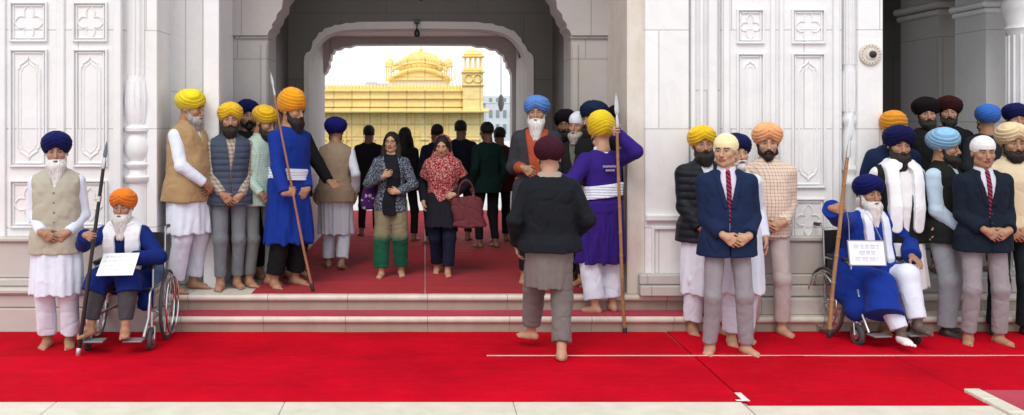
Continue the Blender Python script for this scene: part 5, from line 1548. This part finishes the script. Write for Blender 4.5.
# guard with the long spear, left
s0,s1=P(313,291,9.40),P(270,70,9.40)
g8=s0.lerp(s1,(291-201)/(291-70))
person(288,dict(turban=('tall',T('saffron_turban',(.85,.36,.004)),1.0),beard=(BB,.07,1.2),skin='brown',yaw=.80,head=(.25,.05,0),wide=1.01,te=.10,
   armR=dict(wgrip=(g8,s1-s0,(.9,.2,-.1)),curl=1.25,tcurl=.8,e=(-.5,.8,-.4)),arms='low',
   wear=[kurta(C('bright_blue_robe',(.007,.030,.24)),.42,off=.018,flare=.04,sfold=.012,nf=9,soff=.022),trousers(BLACK,r=(.10,.09,.085),hem=.06,fold=.008),
         ('sash','belt',WHITE,dict(off=.040,z=(1.00,1.105),sl=.04))]),
   'guard in saffron turban and bright blue robe with white sash, holding a tall spear',d=9.72,floor=PLAT,top=88)
spear(s0,s1,'tall slender reddish spear of the blue robed guard at left',mat=REDW,r=(.014,.009),knots=0,shaft=.90,hw=.5,hm=STEEL,bend=.012)
person(335,dict(vox=.006,turban=('wide',T('violet_turban',(.012,.012,.16)),.98),beard=(BB,.02),skin='brown',yaw=PI-.12,head=(0,.05,0),wide=1.02,
   armR=dict(w=(-.25,-.04,.92)),armL=dict(w=(.25,.0,.92)),legR=dict(a=(-.10,.10,.095),pitch=.3),legL=dict(a=(.10,-.10,.075)),
   wear=[kurta(C('bluish_white_cotton',(.66,.70,.80)),.42,flare=.02),trousers(C('bluish_white_cotton',None),**SALWAR),('vest','top',C('camel_vest',(.30,.225,.155)),dict(off=.034,hem=.80,sleeve=0,bulk=.03,collar=True,fold=.004))]),
   'man seen from behind in violet blue turban and camel vest walking into the gateway',d=10.85,floor=PLAT,top=117)
# ---------- visitors coming out
GR='dark figures standing beyond the arch'
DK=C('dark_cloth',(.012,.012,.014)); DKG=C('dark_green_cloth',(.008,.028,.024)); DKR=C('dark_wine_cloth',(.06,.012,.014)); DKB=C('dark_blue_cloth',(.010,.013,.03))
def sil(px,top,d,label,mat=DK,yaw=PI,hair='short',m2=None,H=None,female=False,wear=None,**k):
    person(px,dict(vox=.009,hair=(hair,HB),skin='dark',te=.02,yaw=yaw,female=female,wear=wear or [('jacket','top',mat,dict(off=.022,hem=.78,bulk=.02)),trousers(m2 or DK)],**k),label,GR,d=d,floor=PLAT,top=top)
sil(369,125,13.9,'dark figure with short hair and back turned, left of the woman in glasses')
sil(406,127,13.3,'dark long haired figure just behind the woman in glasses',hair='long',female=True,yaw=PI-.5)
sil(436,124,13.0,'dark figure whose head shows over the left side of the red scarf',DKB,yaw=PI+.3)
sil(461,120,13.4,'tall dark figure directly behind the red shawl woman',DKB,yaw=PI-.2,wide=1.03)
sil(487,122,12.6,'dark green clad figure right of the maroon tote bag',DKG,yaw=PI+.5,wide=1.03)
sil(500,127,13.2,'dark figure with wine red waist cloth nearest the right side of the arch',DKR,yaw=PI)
# woman in glasses
ZZ=C('grey_patterned_knit',(.025,.03,.045),pattern='blot',col2=(.20,.23,.28),scale=.5)
def scarf_front(p):
    def f(Q):
        q=p.t2l(Q); b=torso_d(Q,p,.038,hem=.76,fold=.004,seed=31)
        return smax(smax(b,np.abs(q[:,0]-.01+.03*np.sin(q[:,2]*9))-.082,.02),q[:,1]+.0,.02)+.004*wav(q,(10,5,2),4)
    return f
person(391,dict(female=True,hair=('long',HB),glasses=True,skin='tan',lip=(.35,.08,.07),yaw=-.05,te=.015,head=(-.05,-.02,.06),wide=1.04,
   armR=dict(w=(-.085,-.19,1.235),f=(.85,-.25,.42),n=(.1,1,.1),curl=.5,e=(-.9,.3,-.9)),armL=dict(w=(.10,-.205,1.05),f=(-.95,-.15,.1),n=(.0,1,.0),curl=.45,e=(.9,.45,-.7)),
   legR=dict(a=(-.11,-.10,.075)),legL=dict(a=(.12,.05,.085),pitch=.1),
   wear=[('sweater','top',ZZ,dict(off=.020,hem=.80,soff=.018,bulk=.02)),('tunic_front','free',C('black_shawl',(.010,.011,.016)),dict(f=scarf_front)),
         trousers(C('olive_green_salwar',(.20,.17,.105),pattern='dip',col2=(.004,.085,.042),scale=.52),r=(.108,.098,.088),hem=.05,fold=.011)]),
   'woman with glasses and long dark hair, hand at her chest, green and olive trousers',d=10.35,floor=PLAT,top=132)
pb=empty('handbag',P(369,197,10.45),0,'purple and white patterned bag hanging at the side of the woman in glasses','bag')
def fbag(w,dp,h,seed):
    def f(Q):
        q=(np.abs(Q[:,0]/(w*(1-.18*Q[:,2]/h)))**3+np.abs(Q[:,1]/dp)**3+np.abs(Q[:,2]/h)**3.5)**(1/3.2); return (q-1)*min(w,dp,h)*.8+.006*wav(Q,(6,6,4),seed)
    return f
PUR=C('purple_pattern',(.055,.012,.10),pattern='floral',col2=(.42,.38,.48),scale=1.3)
add_part(pb,'bag_body',fbag(.085,.040,.13,3),PUR,np.array((-.2,-.2,-.25)),np.array((.2,.2,.25)),.007)
MB().tube([(-.05,0,.13),(-.01,.01,.24),(.07,.02,.38),(.12,.03,.44)],.008,8).build('strap',PUR,pb,smooth=True)
# woman in the red scarf
REDS=C('red_printed_shawl',(.26,.012,.022),pattern='blot',col2=(.40,.24,.21),scale=.6)
def hood(p):
    def f(Q):
        h=p.l2h(Q); ax=h.copy(); ax[:,0]=np.abs(ax[:,0])
        d=ell(h,(0,.050,.024),(.102,.112,.106))
        d=smin(d,cone(ax,(.070,.035,-.03),(.090,.0,-.19),.036,.060),.04)
        t=p.t2l(Q)
        b=torso_d(Q,p,.042,hem=.84,fold=.008,seed=17)
        b=smax(b,.93-t[:,2]+.55*np.abs(t[:,0]-.03)+.03*np.sin(t[:,0]*40),.02)
        for k in 'RL':
            S,E,W=p.arm[k][:3]; b=smin(b,cone(Q,S,S+(E-S)*.62,.082,.080,cap=True),.04)
        d=smin(d,b,.05)
        d=smax(d,-ell(h,(0,-.085,-.005),(.074,.105,.112)),.012)
        return d+.004*wav(Q,(5,5,9),6)+.006*crease(wav(Q@np.array([[1,0,.9],[0,1,0],[-.9,0,1]],F4),(3,3,3),9))
    return f
person(443,dict(female=True,hair=('tied',HB),skin='tan',lip=(.35,.07,.07),yaw=0.0,te=.03,head=(.0,.22,0),wide=1.04,
   armR=dict(w=(-.245,-.04,.93),curl=.5),armL=dict(w=(.155,-.17,1.03),f=(-.85,-.35,-.2),n=(0,1,-.1),curl=.5,e=(.9,.45,-.5)),
   legR=dict(a=(-.075,.14,.10),pitch=.35),legL=dict(a=(.055,-.16,.075),yaw=.1),
   wear=[('tunic','top',C('black_tunic',(.012,.012,.018)),dict(off=.022,skirt=.62,flare=.01,soff=.016)),trousers(C('navy_salwar',(.010,.012,.030)),r=(.10,.085,.075),hem=.05,fold=.008),
         ('shawl','free',REDS,dict(f=hood))]),
   'woman with red and white printed shawl over her hair, in black, carrying a tote',d=10.45,floor=PLAT,top=134)
tb=empty('tote_bag',P(468,212,10.3),0,'large maroon leather tote bag hanging from the arm of the woman in the red shawl','bag')
LEA=plain('maroon_leather',(.11,.022,.030),.7,nscale=6,bstr=.6,spec=.25)
def ftote(Q):
    z=Q[:,2]; w=.175-.22*z+.02*np.sin(z*20); dp=.055-.12*z
    q=(np.abs((Q[:,0]+.12*z)/w)**5+np.abs(Q[:,1]/dp)**3)**(1/4.)
    d=(q-1)*dp; d=smax(d,np.abs(z)-.165+.03*np.abs(Q[:,0])*3,.02)
    return d+.009*wav(Q,(5,5,2.2),8)+.006*crease(wav(Q@np.array([[1,0,.8],[0,1,0],[-.8,0,1]],F4),(5,4,3),9))
add_part(tb,'bag_body',ftote,LEA,np.array((-.3,-.2,-.25)),np.array((.3,.2,.25)),.008)
for s in (-.035,.035): MB().tube([(-.10,s,.12)]+[(-.02+.085*math.cos(t)*-1,s,.16+.17*math.sin(t)) for t in np.linspace(0,PI,9)]+[(.07,s,.12)],.008,8).build('handle',LEA,tb,smooth=True)
# ---------- right side of the passage
person(536,dict(turban=('dastar',T('sky_blue_turban',(.085,.25,.66))),beard=(BW,.13,1.25),skin='brown',yaw=-.12,arms='clasp',wide=1.01,
   armR=dict(w=(-.12,-.21,1.12)),armL=dict(w=(.12,-.19,1.05)),
   wear=[('robe','top',C('rust_orange_robe',(.36,.065,.025)),dict(off=.018,skirt=.5,soff=.018)),trousers(DK),('coat','top',C('dark_grey_coat',(.035,.038,.048)),dict(off=.034,hem=.7,v=.75,vw=.11,soff=.028,sleeve=.8,bulk=.01))]),
   'elder in sky blue turban with long white beard and rust orange robe',d=9.95,floor=PLAT,top=95)
person(567,dict(vox=.008,turban=('dastar',T('black_turban',(.010,.008,.012)),.95),beard=(BB,.04),skin='dark',yaw=-.3,wear=[('jacket','top',DK,dict(off=.03)),trousers(DK)]),
   'man in black turban in shadow behind the man in the white cap',d=10.20,floor=PLAT,top=108)
person(580,dict(vox=.006,turban=('cap',C('white_cap_cloth',(.62,.66,.74)),1.05),beard=(BG,.06,1.15),skin='brown',yaw=-.75,te=.03,arms='clasp',wear=[('shirt','top',C('olive_shirt',(.10,.11,.09)),dict(off=.016)),('vest','top',C('black_vest',(.012,.013,.013)),dict(off=.034,sleeve=0,hem=.8,v=1.2)),trousers(DK)]),
   'man in white cap with grey beard, facing left in the right side of the passage',d=9.82,floor=PLAT,top=112)
person(594,dict(vox=.007,turban=('wide',T('midnight_turban',(.010,.018,.055))),beard=(BB,.04),skin='brown',yaw=-.9,wear=[('jacket','top',BLACK,dict(off=.034,hem=.78)),trousers(DK)]),
   'man in wide midnight blue turban right behind the purple robed guard',d=9.72,floor=PLAT,top=101)
person(617,dict(vox=.008,turban=('dastar',T('black_turban',None)),beard=(BB,.04),skin='brown',yaw=-.5,wear=[('jacket','top',DK,dict(off=.03)),trousers(DK)]),
   'man in black turban half hidden beside the right marble pilaster',d=10.0,floor=PLAT,top=104)
# walking man, back view
person(550,dict(turban=('dastar',T('plum_turban',(.050,.012,.022)),1.0),beard=(BB,.03),skin='tan',yaw=PI-.05,head=(-.0,.05,0),wide=1.06,belly=.05,
   armR=dict(w=(-.20,-.16,1.0),f=(.3,-.9,-.2),n=(.9,.2,0),curl=.6,e=(-.7,.6,-.6)),armL=dict(w=(.265,-.10,.93),curl=.5,e=(.5,.8,-.3)),
   legL=dict(a=(.135,-.40,.085),yaw=.9),legR=dict(a=(-.085,.10,.085),yaw=-.1,pitch=.15),
   wear=[('kurta','top',C('ash_grey_kurta',(.175,.16,.15)),dict(off=.014,skirt=.58,flare=-.03,sfold=.005,nf=5)),trousers(C('ash_grey_trousers',(.155,.14,.135)),r=(.10,.088,.078),hem=.07,fold=.011),
         ('sweater','top',C('black_knit_sweater',(.010,.012,.016)),dict(off=.042,hem=.88,bulk=.036,soff=.022,cuff=.006,fold=.007)),
         ('scarf','top',C('beige_scarf',(.36,.30,.25)),dict(off=.030,hem=1.42,top=1.52,sleeve=0,collar=True,fold=.004))]),
   'man seen from behind in plum turban and black sweater walking barefoot over the red carpet',d=8.05,floor=0,top=136)
# guard in purple, back turned, on the lower step
s0,s1=P(625,336,8.98),P(616,92,8.98)
g18=s0.lerp(s1,(336-131)/(336-92))
PURR=C('indigo_robe',(.030,.012,.165))
r18,p18,M18=person(602,dict(turban=('tall',T('canary_turban',(.82,.60,.003)),1.02),beard=(BB,.02),skin='tan',yaw=PI+.35,te=.09,wide=1.02,head=(-.1,.1,0),
   armR=dict(wgrip=(g18,s1-s0,(-.2,-.9,.3)),curl=1.2,tcurl=.8,e=(-1,.3,-1.2),lift=.02),armL=dict(w=(.46,-.17,1.26),f=(.9,-.35,-.1),n=(0,0,-1),curl=.25,e=(.4,.8,-.9)),
   wear=[kurta(PURR,.46,off=.018,flare=.035,sfold=.012,nf=9,soff=.028),trousers(WHITE2,r=(.11,.10,.095),hem=.05,fold=.010),
         ('inner_shirt','top',WHITE,dict(off=.006,hem=1.0,fold=.001,sleeve=.98,soff=.010,cuff=.016,collar=True,top=1.52)),('sash','belt',WHITE,dict(off=.042,z=(1.055,1.175),sl=.12))]),
   'guard in indigo robe and canary yellow turban, back turned, arm raised to bamboo spear',fy=312,floor=.15,top=112)
spear(s0,s1,'bamboo spear with steel tip planted on the carpet by the purple robed guard',r=(.0165,.013),knots=9,shaft=.87,hw=.7,hm=STEEL,seed=4,bend=.008)
tm=MB(); rr_=random.Random(9)
for (z,x0,x1) in ((1.345,-.055,.06),(1.31,-.04,.045)):
    x=x0
    while x<x1:
        wl=rr_.uniform(.012,.02); tm.box(x,x+wl,.148,.158,z+.006,z+.009); tm.box(x+.002,x+.005,.148,.158,z-.009,z+.006); tm.box(x+wl-.006,x+wl-.003,.148,.158,z-.006,z+.006); x+=wl+.004
o=tm.build('back_lettering',C('pale_thread',(.55,.45,.50)),r18)
# ---------- right pier
person(704,dict(turban=('dastar',T('golden_yellow_turban',(.82,.53,.004))),beard=(BB,.055,1.25),skin='brown',yaw=.05,arms='low',wide=1.01,
   wear=[kurta(C('bluish_white_cotton',None),.36,flare=.015),trousers(WHITE2,**SALWAR),('jacket','top',C('black_puffer',(.012,.015,.020),pattern='quilt',scale=1.3,rough=.5),dict(off=.040,hem=.80,v=1.26,vw=.06,soff=.034,bulk=.02,collar=True,fold=.004))]),
   'man in golden yellow turban and black padded jacket over long white tunic',fy=333,top=125)
r727,p727,_=person(727,dict(turban=('cap',C('cream_head_cloth',(.80,.70,.40)),1.0),skin='tan',yaw=-.10,head=(-.35,.0,-.05),te=.012,arms='clasp',wide=1.04,belly=.03,
   armR=dict(w=(-.055,-.215,.985)),armL=dict(w=(.14,-.18,.975)),legR=dict(a=(-.135,.0,.075),yaw=-.35),legL=dict(a=(.15,.0,.075),yaw=.55),
   wear=suit(NAVYJ,C('lilac_shirt',(.60,.56,.68)),TIE,hem=.80)+[trousers(GREYT,r=(.087,.069,.061),hem=.02,fold=.007)]),
   'man in cream head cloth and navy suit with striped tie on the front carpet',fy=354,top=136)
person(738,dict(vox=.007,turban=('dastar',T('ink_blue_turban',(.010,.014,.070))),beard=(BW,.02),skin='tan',yaw=.2,arms='side',
   wear=[kurta(WHITE,.45),trousers(WHITE2,**SALWAR)]),
   'man in ink blue turban and white clothes hidden behind the navy suit',d=8.62,top=133)
person(767,dict(turban=('dastar',T('peach_turban',(.85,.40,.17)),1.02),beard=(BB,.015,1.1),skin='tan',yaw=-.12,arms='clasp',wide=1.03,belly=.04,
   wear=[('shirt','top',C('cream_check_shirt',(.68,.58,.47),pattern='check',col2=(.36,.15,.12),scale=.85),dict(off=.022,hem=.84,collar=True,soff=.020,fold=.005)),trousers(C('stone_trousers',(.44,.385,.37)),r=(.088,.071,.063),fold=.006)]),
   'man in peach turban and cream checked shirt against the white panelled wall',fy=334,top=122)
# elder in the right wheelchair
wheelchair((X(868,8.82),8.82,0),.12,'dark wheelchair with large spoked wheel carrying the elder in the long blue robe')
b0,b1=P(829,338,8.33),P(853,108,8.33)
g23=b0.lerp(b1,(338-209)/(338-108))
r23,p23,M23=person(866,dict(H=1.74,turban=('dastar',T('deep_blue_turban',(.008,.012,.095)),1.02),beard=(BW,.15,1.35),skin='brown',te=.062,pelvis=(0,.03,-.355),lean=(.05,.12,0),head=(-.05,.0,0),wide=1.09,belly=.10,yaw=.14,
   armR=dict(wgrip=(g23,b1-b0,(.6,-.7,.1)),curl=1.25,tcurl=.8,e=(-.55,.0,-1.6)),armL=dict(abs=True,w=(.275,-.25,.745),f=(.05,-.9,-.3),n=(-.2,-.2,-1),curl=.35,e=(.9,.5,-.3)),
   legR=dict(a=(-.045,-.585,.155),k=(-.25,-1,.9),yaw=-.15),legL=dict(a=(.15,-.52,.22),k=(.1,-1,.9),yaw=.25),
   footcol={'R':(.70,.70,.72),'L':(.10,.07,.06)},
   wear=[('robe','top',C('bright_blue_robe',None),dict(off=.026,hem=.80,fold=.007,soff=.034,cuff=.02)),('robe_skirt','free',C('bright_blue_robe',None),dict(f=lap(sides=[((-.23,.0,.72),(-.28,-.14,.42),.08,.10),((-.20,-.16,.60),(-.27,-.28,.30),.09,.095),((.27,-.02,.72),(.31,-.06,.52),.07,.08)],drop=.62,dropL=0,r=(.130,.118,.155),spread=.14))),
         trousers(WHITE2,r=(.10,.098,.075),hem=.04,fold=.006),shawl(WHITE,z=1.12,w=.085,rad=.034,on=.032,th=.026)]),
   'seated elder in deep blue turban and blue robe with placard on his chest',d=8.86,floor=0)
spear(b0,b1,'knotty bamboo spear with broad pale blade held by the seated elder at right',r=(.018,.014),knots=8,shaft=.80,seed=8,bend=.012)
M=Matrix.Translation(P(867,253,8.30))@Matrix.Rotation(.06,4,'Z')@Matrix.Rotation(math.radians(-14),4,'X')@Matrix.Rotation(.02,4,'Y')
pl_=placard('placard','framed white placard with blue handwriting hanging on the right elder',INKB,.30,.195,M,[(.26,.18,-.36,.34),(.0,.17,-.22,.26),(-.27,.16,-.34,.30)],frame=INKG,seed=6)
MB().tube([(-.14,.0,.10),(-.10,.06,.26),(-.06,.16,.40)],.0025,6).build('cord',INKG,pl_); MB().tube([(.14,.0,.10),(.11,.06,.26),(.09,.16,.40)],.0025,6).build('cord',INKG,pl_)
# ---------- crowd at the far right
person(893,dict(vox=.006,turban=('round',T('amber_turban',(.70,.27,.012)),.90),beard=(BB,.0),skin='tan',yaw=-.1,wear=suit(NAVYJ,WHITE,TIE)[2:]+[trousers(DK)]),
   'man in amber turban and navy coat behind the white shawl man at right',d=9.22,floor=.152,top=110)
person(897,dict(turban=('dastar',T('dark_navy_turban',(.008,.010,.060)),1.05),beard=(BB,.085,1.3),skin='brown',yaw=.05,head=(0,.12,0),arms='side',wide=1.04,belly=.05,
   armL=dict(w=(.27,-.10,.97),f=(-.2,-.4,-.9)),
   wear=[kurta(C('soft_white_cotton',(.72,.72,.74)),.42,flare=.04),trousers(WHITE2,**SALWAR),('vest','top',C('black_vest',None),dict(off=.034,hem=.80,sleeve=0,v=.70,vw=.085,bulk=.02)),shawl(C('white_shawl',None),z=.94,w=.108,rad=.048,on=.044,th=.028)]),
   'man in dark navy turban with long black beard and white shawl over black vest',d=9.0,top=125)
person(928,dict(vox=.006,turban=('wide',T('jet_turban',(.012,.008,.010)),.97),beard=(BB,.035,1.1),skin='brown',yaw=-.1,wear=[('jacket','top',BLACK,dict(off=.03,hem=.8)),trousers(DK)]),
   'smiling man in jet black turban and black clothes on the porch step',d=9.60,floor=.45,top=97)
person(948,dict(vox=.006,turban=('wide',T('oxblood_turban',(.040,.010,.010)),.97),beard=(BB,.035,1.1),skin='brown',yaw=-.2,wear=[('jacket','top',BLACK,dict(off=.03,hem=.8)),trousers(DK)]),
   'man in oxblood turban just behind the jet black turban in the porch',d=9.80,floor=.45,top=96)
person(944,dict(turban=('dastar',T('pale_blue_turban',(.24,.50,.74)),1.0,-.1),beard=(BB,.04,1.2),skin='brown',yaw=.75,head=(.15,.1,0),arms='low',wide=1.02,footcol={'R':(.03,.025,.02),'L':(.03,.025,.02)},
   wear=[('shirt','top',C('light_blue_shirt',(.42,.56,.68)),dict(off=.020,hem=.84,collar=True,soff=.020)),trousers(C('blue_grey_trousers',(.24,.26,.30)),r=(.096,.084,.078),hem=.02),('vest','top',C('black_vest',None),dict(off=.034,hem=.82,sleeve=0,v=1.25,vw=.05,collar=True,bulk=.01))]),
   'man in pale blue turban turned right, black vest over light blue shirt',d=8.96,top=127)
person(985,dict(vox=.006,turban=('round',T('azure_turban',(.035,.155,.58)),.95),beard=(BB,.0),skin='brown',yaw=PI,wear=[('jacket','top',C('charcoal_coat',(.016,.018,.022)),dict(off=.03,hem=.8)),trousers(DK)]),
   'man with azure turban seen from behind in the porch',d=9.62,floor=.45,top=104)
person(1014,dict(vox=.006,turban=('wide',T('dusk_blue_turban',(.010,.014,.085)),.95),beard=(BB,.04),skin='brown',yaw=-.2,wear=[('jacket','top',C('grey_coat',(.05,.05,.055)),dict(off=.03,hem=.8)),trousers(DK)]),
   'man in dusk blue turban in the porch at the right edge, above the cream turban',d=9.72,floor=.45,top=103)
person(1011,dict(turban=('dastar',T('cream_turban',(.76,.60,.36)),1.02),beard=(BB,.03,1.15),skin='brown',yaw=-.25,arms='low',wide=1.03,footcol={'R':(.02,.02,.02),'L':(.02,.02,.02)},
   wear=[('sweater','top',C('cream_sweater',(.66,.55,.38)),dict(off=.026,hem=.84,collar=True,soff=.026)),trousers(C('dark_teal_trousers',(.014,.020,.024)),r=(.094,.080,.074),hem=.02)]),
   'man in cream turban and cream sweater at the right edge of the crowd',d=8.93,top=122)
r983,p983,_=person(983,dict(turban=('cap',C('white_head_cloth',(.72,.72,.72)),1.0),skin='brown',yaw=-.10,head=(.0,.05,0),te=.012,arms='clasp',wide=1.03,
   armR=dict(w=(-.07,-.215,1.0)),armL=dict(w=(.13,-.18,.99)),legR=dict(a=(-.12,.0,.075),yaw=-.45),legL=dict(a=(.13,.0,.075),yaw=.45),
   wear=suit(TEALJ,C('pale_shirt',(.55,.60,.68)),TIE,hem=.80)+[trousers(C('mauve_grey_trousers',(.26,.245,.265)),r=(.087,.069,.061),hem=.03,fold=.007)]),
   'man in white head cloth and dark suit with striped tie at far right',fy=344,top=138)

buttons(r727,p727,(1.13,1.05),.030,BLACKPL); buttons(r983,p983,(1.13,1.05),.030,BLACKPL)
buttons(r58,p58,(1.31,1.23,1.15,1.07),.032,plain('horn_button',(.16,.12,.08),.4),x=0,r=.008,bulk=.02)
for r_,p_ in ((r727,p727),(r983,p983)):
    y=front_y(p_,.095,1.285,.030); a=p_.tw((.072,y-.002,1.285)); b_=p_.tw((.118,y+.008,1.292)); MB().tube([a,b_],.0055,8).build('breast_pocket',TEALJ,r_,smooth=True)
# ------------------------------------------------------------------ light, sky, camera
w=bpy.data.worlds.new('World'); SC.world=w; w.use_nodes=True; nt=w.node_tree
sky=nt.nodes.new('ShaderNodeTexSky'); sky.sky_type='NISHITA'; sky.sun_disc=False
SUN_EL,SUN_AZ=48,200      # azimuth measured from +Y clockwise: the sun stands behind the camera, slightly left
sky.sun_elevation=math.radians(SUN_EL); sky.sun_rotation=math.radians(SUN_AZ); sky.dust_density=4.0; sky.air_density=1.0; sky.ozone_density=.6
bg=nt.nodes['Background']; bg.inputs[1].default_value=.10
# thin bright overcast laid over the sky
n=nt.nodes.new('ShaderNodeTexNoise'); n.inputs['Scale'].default_value=2.0; n.inputs['Detail'].default_value=4
cl=mix(nt,(7.3,7.45,7.75),(8.5,8.6,8.9),n.outputs[0])
nt.links.new(mix(nt,sky.outputs[0],cl,.82),bg.inputs[0])
l=bpy.data.lights.new('sun','SUN'); l.energy=.8; l.angle=math.radians(28); l.color=(1,.95,.88)
lo_=bpy.data.objects.new('sun',l); COL.objects.link(lo_)
az=math.radians(SUN_AZ); el=math.radians(SUN_EL)
dv=Vector((math.sin(az)*math.cos(el),math.cos(az)*math.cos(el),math.sin(el)))
lo_.rotation_euler=dv.to_track_quat('Z','Y').to_euler()
cam=bpy.data.cameras.new('Camera'); co=bpy.data.objects.new('Camera',cam); COL.objects.link(co); SC.camera=co
co.location=(0,0,CAMZ); co.rotation_euler=(math.radians(90),0,0)
cam.sensor_width=36; cam.lens=FPX*36/1024; cam.shift_x=(512-CX)/1024; cam.shift_y=-(207.5-CY)/1024
cam.clip_end=2000; cam.clip_start=.05
SC.view_settings.view_transform='Standard'; SC.view_settings.look='None'; SC.view_settings.gamma=1; SC.view_settings.exposure=0.78
SC.view_settings.use_curve_mapping=False
SC.cycles.max_bounces=8; SC.cycles.diffuse_bounces=5
